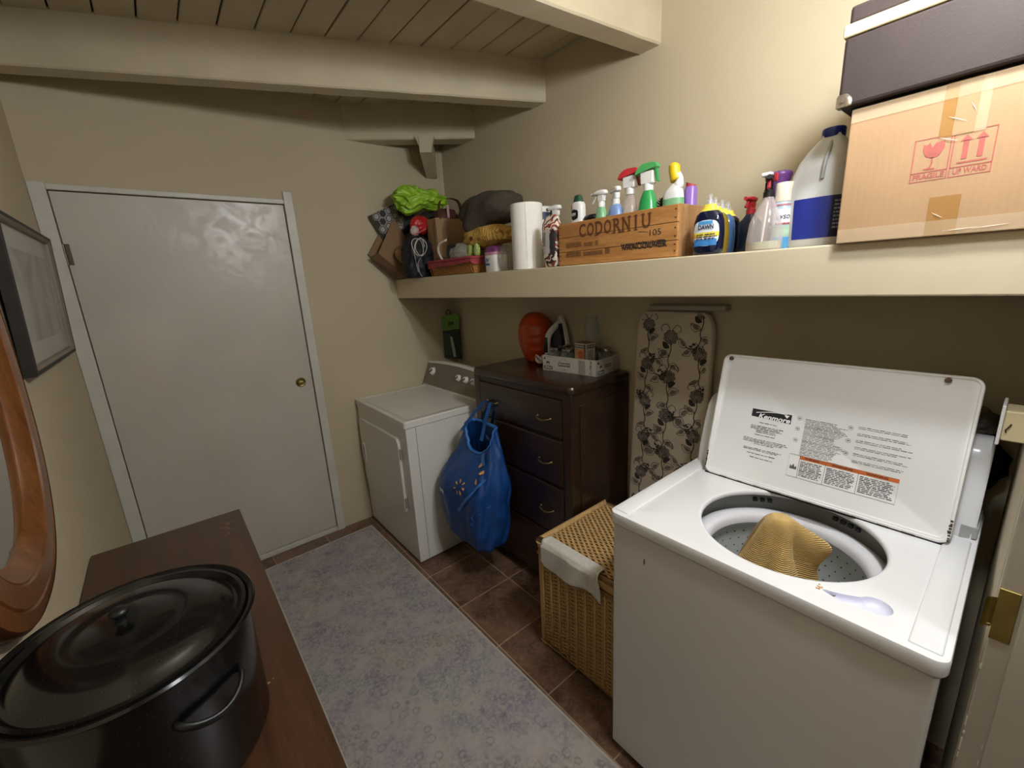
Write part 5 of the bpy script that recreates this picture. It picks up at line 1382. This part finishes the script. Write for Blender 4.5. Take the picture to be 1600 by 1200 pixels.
bc=thing('blue_tub','blue and white lidded tub between the paper towel and the pouch','tub',(1.53,1.595,S))
bp_=Prof(1.53,1.595,S,[(0,.055,.055),(.004,.059,.059),(.26,.059,.059),(.264,.057,.057)],2,40)
obj('tub_body',bp_.mesh(),mat('tub_navy','232B52',.4,.08,10.),bc,smooth=40)
obj('white_lid',lathe(1.53,1.595,[(.061,S+.262),(.062,S+.266),(.062,S+.286),(.055,S+.290),(.001,S+.290)],40),WHITE_PLASTIC,bc,smooth=40)
obj('white_band',bp_.patch(.6*PI,1.5*PI,.175,.228,.0008,20,2),WHITE_PLASTIC,bc,smooth=180)
obj('grey_band',bp_.patch(.6*PI,1.5*PI,.030,.085,.0008,20,2),mat('band_grey','9B9C9E',.5),bc,smooth=180)
obj('black_band',bp_.patch(.6*PI,1.5*PI,.0,.018,.0008,20,2),INK,bc,smooth=180)
curve_text(bp_,'6',1.17*PI,.056,.052,INK,bc,'count_number',.018,.0016,bold=.0015)
# paper towel roll
ro=thing('paper_towel_roll','plain white paper towel roll standing upright on the shelf','paper towel',(1.345,1.50,S))
RC=(1.352,1.500); RR=.071
rol=B(); rgs=[]
for r_,z in ((RR-.004,S),(RR,S+.002),(RR,S+.14),(RR,S+.277),(RR-.0035,S+.279),(.022,S+.279),(.021,S+.277),(.021,S+.01),(.021,S)):
    rgs.append([Vector((RC[0]+(r_+.0008*math.sin(i*.4+z*9))*math.cos(2*PI*i/56),RC[1]+(r_+.0008*math.sin(i*.4+z*9))*math.sin(2*PI*i/56),z)) for i in range(56)])
obj('paper',rings_mesh(rgs,False,False,closed_v=True),WHITE_PAPER,ro,smooth=40)
obj('core',lathe(RC[0],RC[1],[(.0205,S+.001),(.0205,S+.278),(.019,S+.278),(.019,S+.001)],28,cap0=False,cap1=False),KRAFT,ro,smooth=40)
a=1.30*PI; 
obj('loose_edge',box(-.0006,.0008,-.012,0,0,.276),WHITE_PAPER,ro,M=Matrix.Translation((RC[0]+RR*math.cos(a),RC[1]+RR*math.sin(a),S+.001))@Matrix.Rotation(a,4,'Z'))
# wipes tub in a clear bag
wt=thing('wipes_tub','white tub with purple lid inside a loose clear bag','tub',(1.36,1.70,S))
wp=Prof(1.350,1.735,S,[(0,.040,.046),(.005,.044,.050),(.085,.046,.053),(.092,.044,.051)],3.4,40)
obj('tub_body',wp.mesh(),WHITE_PLASTIC,wt,smooth=50)
obj('pink_rim',Prof(1.350,1.735,S,[(.080,.047,.054),(.094,.047,.054)],3.4,40).mesh(),mat('rim_pink','C08AA0',.5),wt,smooth=50)
obj('purple_lid',Prof(1.350,1.735,S,[(.094,.044,.051),(.115,.042,.048),(.122,.036,.040),(.124,.01,.01)],3.,40).mesh(),mat('lid_purple','6A2F68',.4,.15,30.),wt,smooth=60)
ik=Ink(); ik.text('LIV',0,.006,.03,width=.040,height=.018,bold=.001); ik.rect(-.012,-.018,.024,-.008)
print_on('tub_lettering',ik,mat('print_blue','3B5C96',.6),wt,(1.3035,1.752,S+.050),lift=.001)
obj('clear_bag',blob((1.365,1.655,S+.06),(.045,.055,.065),.22,2.5,12,4,True,flat_bottom=S+.0005),film('bag_film','C9C4B6',.30,.2,.6),wt,smooth=180)

# ================================================================== basket pile at the far end
wk=thing('wicker_basket','small brown wicker basket with red cloth rim at the far end of the shelf','basket',(1.36,2.08,S))
def bkr(off,z,bulge=0.): 
    P=[]
    cx,cy=1.392,2.085
    for (x,y) in rrect(-.105+off,.105-off,-.235+off,.235-off,.03,4): P.append((cx+x,cy+y,z))
    return P
nb_=len(bkr(0,0)); 
def dens(P,k=5):
    out=[]
    for i in range(len(P)):
        a=Vector(P[i]); b=Vector(P[(i+1)%len(P)]); n_=max(1,int((b-a).length/.006))
        for j in range(n_): out.append(a+(b-a)*j/n_)
    return out
core_=rings_mesh([[Vector(q) for q in bkr(.026*(1-t_)+.004,S+.002+.078*t_)] for t_ in (0,.5,1)],True,False)
obj('basket_shade_core',core_,mat('wicker_gap_shade','5C3A1C',.8),wk)  # dark liner painted as the shade in the gaps of the wicker
wb_=B()
for j in range(10):
    t_=(j+.5)/10; P=dens(bkr(.022*(1-t_)-.001,S+.003+.074*t_)); rg=[]
    for i,q in enumerate(P):
        c=Vector((1.392,2.085,q.z)); d=(q-c); d.z=0
        nx=(1 if abs(d.x)/.105>abs(d.y)/.235 else 0); dn=Vector((math.copysign(1,d.x),0,0)) if nx else Vector((0,math.copysign(1,d.y),0))
        c2=q+dn*(.0024*math.cos(PI*i/3+PI*(j%2)))
        rg.append([c2+Vector((0,0,.0034*math.cos(k*PI/3)))+dn*.0026*math.sin(k*PI/3) for k in range(6)])
    rings_mesh(rg,closed_v=True,bm=wb_)
obj('woven_strands',wb_,BASKETW,wk,smooth=180,kind='stuff')
for k in range(22):
    y=1.865+.44*k/21; obj('stake',tube([(1.3095-.001,y,S+.004),(1.2865,y,S+.078)],.0032,5),BASKETW,wk)
rb=B(); tube([Vector(p) for p in bkr(-.002,S+.080)],.008,8,closed=True,bm=rb)
obj('red_rim',rb,mat('rim_red','9A3B44',.85,.1,40.),wk,smooth=180)
P0=bkr(-.004,S+.0); vb=[]
for z in (S+.052,S+.083): vb.append([Vector((p[0]+(-.006 if z<S+.06 else 0)*(1 if p[0]<1.39 else -1),p[1],z+ (.010*math.sin(i*1.3) if z<S+.06 else 0))) for i,p in enumerate(bkr(-.003,z))])
obj('red_lining',rings_mesh(vb,False,False),mat('rim_red','9A3B44',.85,.1,40.),wk)
# things in the basket
tag(obj('plastic_packet',blob((1.345,2.02,S+.105),(.05,.085,.05),.3,2.6,15,4,True),film('packet_film','B9B6AC',.45,.15,.75),origin=(1.345,2.02,S+.06),smooth=180),'crinkled clear plastic packet sticking out of the wicker basket','packet')
hd=smoothpath([(1.30,2.16,S+.080),(1.285,2.175,S+.135),(1.285,2.155,S+.172),(1.30,2.11,S+.188)],7)
b=tube(hd,[.012]*len(hd),10,flat=.45)
tag(obj('curved_handle',b,mat('handle_ivory','C9C2AE',.4),origin=(1.30,2.15,S+.08),smooth=180),'pale curved tool handle rising from the wicker basket','handle')
tag(obj('dark_tool_head',blob((1.325,2.10,S+.12),(.022,.045,.05),.15,2.,16,3),mat('tool_black','202022',.4),origin=(1.325,2.10,S+.08),smooth=180),'dark rounded tool head beside the pale curved handle','tool')
gpk=B()
for y,z,s_ in ((1.925,.110,1.),(1.868,.112,.9)): add(gpk,blob((1.33,y,S+z),(.016,.022*s_,.038),.22,3.,int(y*100),3))
tag(obj('green_white_packet',gpk,mat('packet_green','9CAE5A',.5,.25,30.),origin=(1.33,1.9,S+.08),smooth=180),'green and white packet standing in the near end of the basket','packet')
# straw hat bag and grey cloth
tag(obj('straw_hat',(lambda q:q)(blob((1.42,1.865,S+.180),(.105,.175,.058),.10,2.2,21,5,e=2.4)),(lambda: (lambda t:(t.set(col=t.ramp(t.n('TexWave',{'Vector':t.co(),'Scale':20.,'Distortion':3.,'Detail':2.},bands_direction='Y').outputs[1],[(.15,'A57C34'),(.5,'BE9646'),(.9,'CDAA5C')]),rough=.7),t.bump(t.n('TexWave',{'Vector':t.co(),'Scale':20.,'Distortion':3.},bands_direction='Y').outputs[1],.4,.003),t.m)[2])(NT('yellow_straw')))(),origin=(1.42,1.865,S+.12),smooth=180),'yellow woven straw bag lying under the dark grey cloth','straw bag')
ey=obj('brown_eyelet',lathe(0,0,[(.012,0),(.012,.003),(.006,.004),(.005,.001)],16),mat('eyelet','5A3416',.4),bpy.data.objects['straw_hat'],M=Matrix.Translation((1.312,1.885,S+.172))@Matrix.Rotation(-PI/2,4,'Y'))
def greycloth():
    b=B(); bmesh.ops.create_icosphere(b,subdivisions=5,radius=1)
    for v in b.verts:
        p=v.co.copy(); q=p*2.+Vector((3,1,7)); m_=(abs(p.x)**2.6+abs(p.y)**2.6+abs(p.z)**2.6)**(1/2.6); p=p/m_
        d=.07*noise.noise(q)+.035*math.sin(p.y*9+p.z*5+3*noise.noise(q*.7))
        z=p.z
        P=Vector((1.455+p.x*.12*(1+d),1.885+p.y*.205*(1+d),S+.305+z*(.095 if z>0 else .064)*(1+d)))
        # tongue hanging over the straw towards the viewer
        if z<0 and p.x<0: P.z+=z*.10*math.exp(-((p.y-.25)/.28)**2)*(-p.x); P.x-=.05*(-p.x)*(-z)*math.exp(-((p.y-.25)/.3)**2)
        v.co=P
    return b
tag(obj('grey_cloth',greycloth(),mat('cloth_charcoal','40382F',.95,.1,14.,.8,22.,.012),origin=(1.45,1.885,S+.25),smooth=180),'charcoal grey cloth bundled on top of the yellow straw bag','cloth')
# paper bag with handle
pb=thing('paper_bag','brown paper carrier bag with paper strap handle behind the basket','bag',(1.46,2.36,S))
PBM=KRAFT
pbx=rings_mesh([[Vector((1.47+x*s_+.004*math.sin(k*3+z*30),2.365+y*s_,S+z)) for k,(x,y) in enumerate(((-.105,-.052),(-.105,.0),(-.105,.052),(.105,.052),(.105,0),(.105,-.052)))] for z,s_ in ((0,.98),(.10,1.),(.22,1.0),(.335,.98))],True,False)
obj('bag_body',pbx,PBM,pb)
obj('fold_crease',box(1.363,1.366,2.33,2.334,S+.02,S+.32),mat('kraft_dark','6E543A',.8),pb)
hdl=[(1.395,2.316,S+.325),(1.395,2.314,S+.385),(1.41,2.314,S+.430),(1.47,2.314,S+.447),(1.53,2.314,S+.435),(1.548,2.316,S+.385),(1.548,2.316,S+.325)]
strap(hdl,.03,PBM,'strap_handle',pb,side=(0,1,0))
obj('tissue_inside',blob((1.475,2.365,S+.345),(.085,.045,.055),.2,2.5,31,3),mat('dark_maroon_paper','4A1E1E',.7,.2,20.),pb,smooth=180)
obj('silver_strip',box(1.445,1.462,2.305,2.312,S+.335,S+.41,.003,1),mat('strip_pale','A7938E',.4),pb)
mg=thing('striped_folder','narrow tan and red striped folder standing behind the paper bag','folder',(1.61,2.30,S))
for k,(c,nm) in enumerate((('A88E66','tan_sheet'),('7C8A4A','green_sheet'),('A4504E','red_sheet'),('B59A72','tan_sheet'))): obj(nm,box(1.575+.014*k,1.585+.014*k,2.26,2.36,S,S+.43-.004*k,.001,1),mat('folder_'+c,c,.7),mg)
# dark bag
nbm=mat('navy_cloth','15161F',.6,.2,12.,.3,60.,.002)
nv=thing('navy_bag','tall dark navy cloth bag slumped at the far end of the shelf','bag',(1.25,2.43,S))
obj('bag_body',blob((1.292,2.435,S+.105),(.085,.075,.125),.16,2.2,41,5,True,flat_bottom=S+.0005,e=2.6),nbm,nv,smooth=180)
obj('grey_zip',tube(smoothpath([(1.232,2.365,S+.15),(1.235,2.358,S+.09),(1.245,2.360,S+.03)],5),.003,6),GREYP,nv)
cbp=[]
for k in range(44):
    a=k*.42; r_=.040+.004*math.sin(k*.9); cbp.append((1.212+.012*math.sin(k*.13)+r_*.85*math.cos(a),2.255+.02*math.cos(a)*.3+.006*math.sin(k*1.1),S+.163+r_*1.25*math.sin(a)))
cbp+=[(1.225,2.315,S+.08),(1.24,2.335,S+.03),(1.262,2.345,S+.003)]
tag(obj('white_cable',tube(smoothpath(cbp,3),.0022,6),mat('cable_white','B7B4AC',.5),origin=(1.21,2.25,S+.1),smooth=180),'thin coiled white cable hanging in front of the paper bag','cable')
# crushed cardboard
cc=thing('crushed_cardboard','crushed brown cardboard carton leaning out over the far shelf end','cardboard',(1.22,2.66,S))
def V3(*a): return [Vector(p) for p in a]
obj('front_panel',quadprism(V3((1.290,2.705,2.000),(1.382,2.64,1.775),(1.288,2.60,1.620),(1.135,2.645,1.775)),(.006,.010,0)),CARD2,cc)
obj('lower_flap',quadprism(V3((1.10,2.70,1.750),(1.135,2.645,1.772),(1.286,2.60,1.618),(1.245,2.715,1.616)),(.004,.004,.006)),mat('board_edge','6A5038',.8,.1),cc)
obj('back_panel',quadprism(V3((1.105,2.735,1.775),(1.255,2.745,1.985),(1.30,2.745,1.99),(1.26,2.735,1.62)),(.0,.006,0)),CARD2,cc)
obj('crumpled_paper',blob((1.290,2.58,1.765),(.06,.03,.05),.3,3.,44,4,True),mat('paper_tan','A08058',.8,.15,20.),cc,smooth=180)
# honeycomb printed box
hx=thing('honeycomb_box','dark box with white honeycomb print leaning in the far corner','box',(1.28,2.72,1.9))
HO=Vector((1.143,2.715,2.008)); HU=Vector((1.385,2.700,2.120))-HO; HD=Vector((1.235,2.725,1.840))-HO
obj('box_panel',quadprism([HO,HO+HU,HO+HU+HD,HO+HD],(.01,.028,.004)),mat('board_black','262424',.6,.1),hx)
ik=Ink(); ul,vl=HU.length,HD.length
for r_ in range(4):
    for c_ in range(6):
        x=.030+c_*.047+(r_%2)*.0235; y=-.022-r_*.041
        if x>ul-.075 or y<-vl+.028: continue
        ik.line([(x+.0245*math.cos(PI/6+q*PI/3),y+.0245*math.sin(PI/6+q*PI/3)) for q in range(6)],.0035,True)
        if (r_+c_)%3!=1: ik.poly([(x+.017*math.cos(PI/6+q*PI/3),y+.017*math.sin(PI/6+q*PI/3)) for q in range(6)],.0)
u_=HU.normalized(); n_=u_.cross(-HD).normalized(); v_=n_.cross(u_)
obj('honeycomb_print',ik.b,mat('hex_white','A7A29C',.6),hx,M=plane_M(HO,u_,v_)@Matrix.Translation((0,0,.0008)),kind='stuff')
obj('box_side',quadprism([HO,HO+HD,HO+HD+Vector((-.006,.02,-.01)),HO+Vector((-.010,.02,-.004))],(.002,.004,0)),mat('board_olive','4E4A36',.7),hx)
# dark jacket, red bag, lime bag
tag(obj('dark_jacket',blob((1.50,2.60,1.905),(.135,.085,.115),.16,2.,51,5,True),mat('jacket_charcoal','2A2C2B',.8,.12,12.),origin=(1.44,2.57,1.75),smooth=180),'dark charcoal jacket bundled under the lime green bag','jacket')
tag(obj('dark_fabric_stack',blob((1.50,2.60,1.70),(.15,.085,.086),.12,2.,52,4,flat_bottom=S+.0005,e=3.),mat('fabric_black','1B1A1C',.85,.15,12.),origin=(1.47,2.55,S),smooth=180),'black folded fabric stacked at the back of the far shelf end','fabric')
rd=thing('red_bag','shiny red and white plastic bag tucked below the lime green bag','bag',(1.33,2.45,1.88))
obj('red_film',blob((1.345,2.462,1.925),(.060,.035,.050),.2,2.6,61,4,True),mat('film_red','B01E22',.3,.08,14.),rd,smooth=180)
obj('white_print',blob((1.292,2.445,1.885),(.026,.022,.034),.2,3.,62,3),mat('film_white','B9A9A6',.4,.15,40.),rd,smooth=180)
obj('striped_edge',tube(smoothpath([(1.27,2.43,1.862),(1.31,2.425,1.876),(1.36,2.425,1.90)],5),.009,8,flat=.5),mat('film_stripe','B4625E',.4,.25,60.),rd,smooth=180)
def lime():
    b=B(); bmesh.ops.create_icosphere(b,subdivisions=6,radius=1)
    for v in b.verts:
        p=v.co.copy(); q=p*1.7+Vector((11,5,2))
        w_=Vector((noise.noise(q*1.2),noise.noise(q*1.2+Vector((9,9,9))),noise.noise(q*1.2+Vector((4,8,1)))))
        qq=p*1.25+w_*1.0
        d=(1-2.6*abs(noise.noise(qq*.8)))*.24+(1-2*abs(noise.noise(qq*1.5)))*.08
        r_=1+d
        x=p.x; P=Vector((1.405+x*.150*r_,2.535+p.y*.075*r_,2.085+p.z*.058*r_))
        lf=math.exp(-((x+.62)/.34)**2); P.z+=p.z*.034*lf-.012*lf; P.z+=p.z*-.016*math.exp(-((x-.05)/.22)**2)+.004
        v.co=P
    return b
tag(obj('lime_bag',lime(),mat('lime_film','97C436',.38,.06,10.,.1,60.),origin=(1.41,2.535,2.04),smooth=180),'crumpled bright lime green bag on top of the far shelf pile','bag')
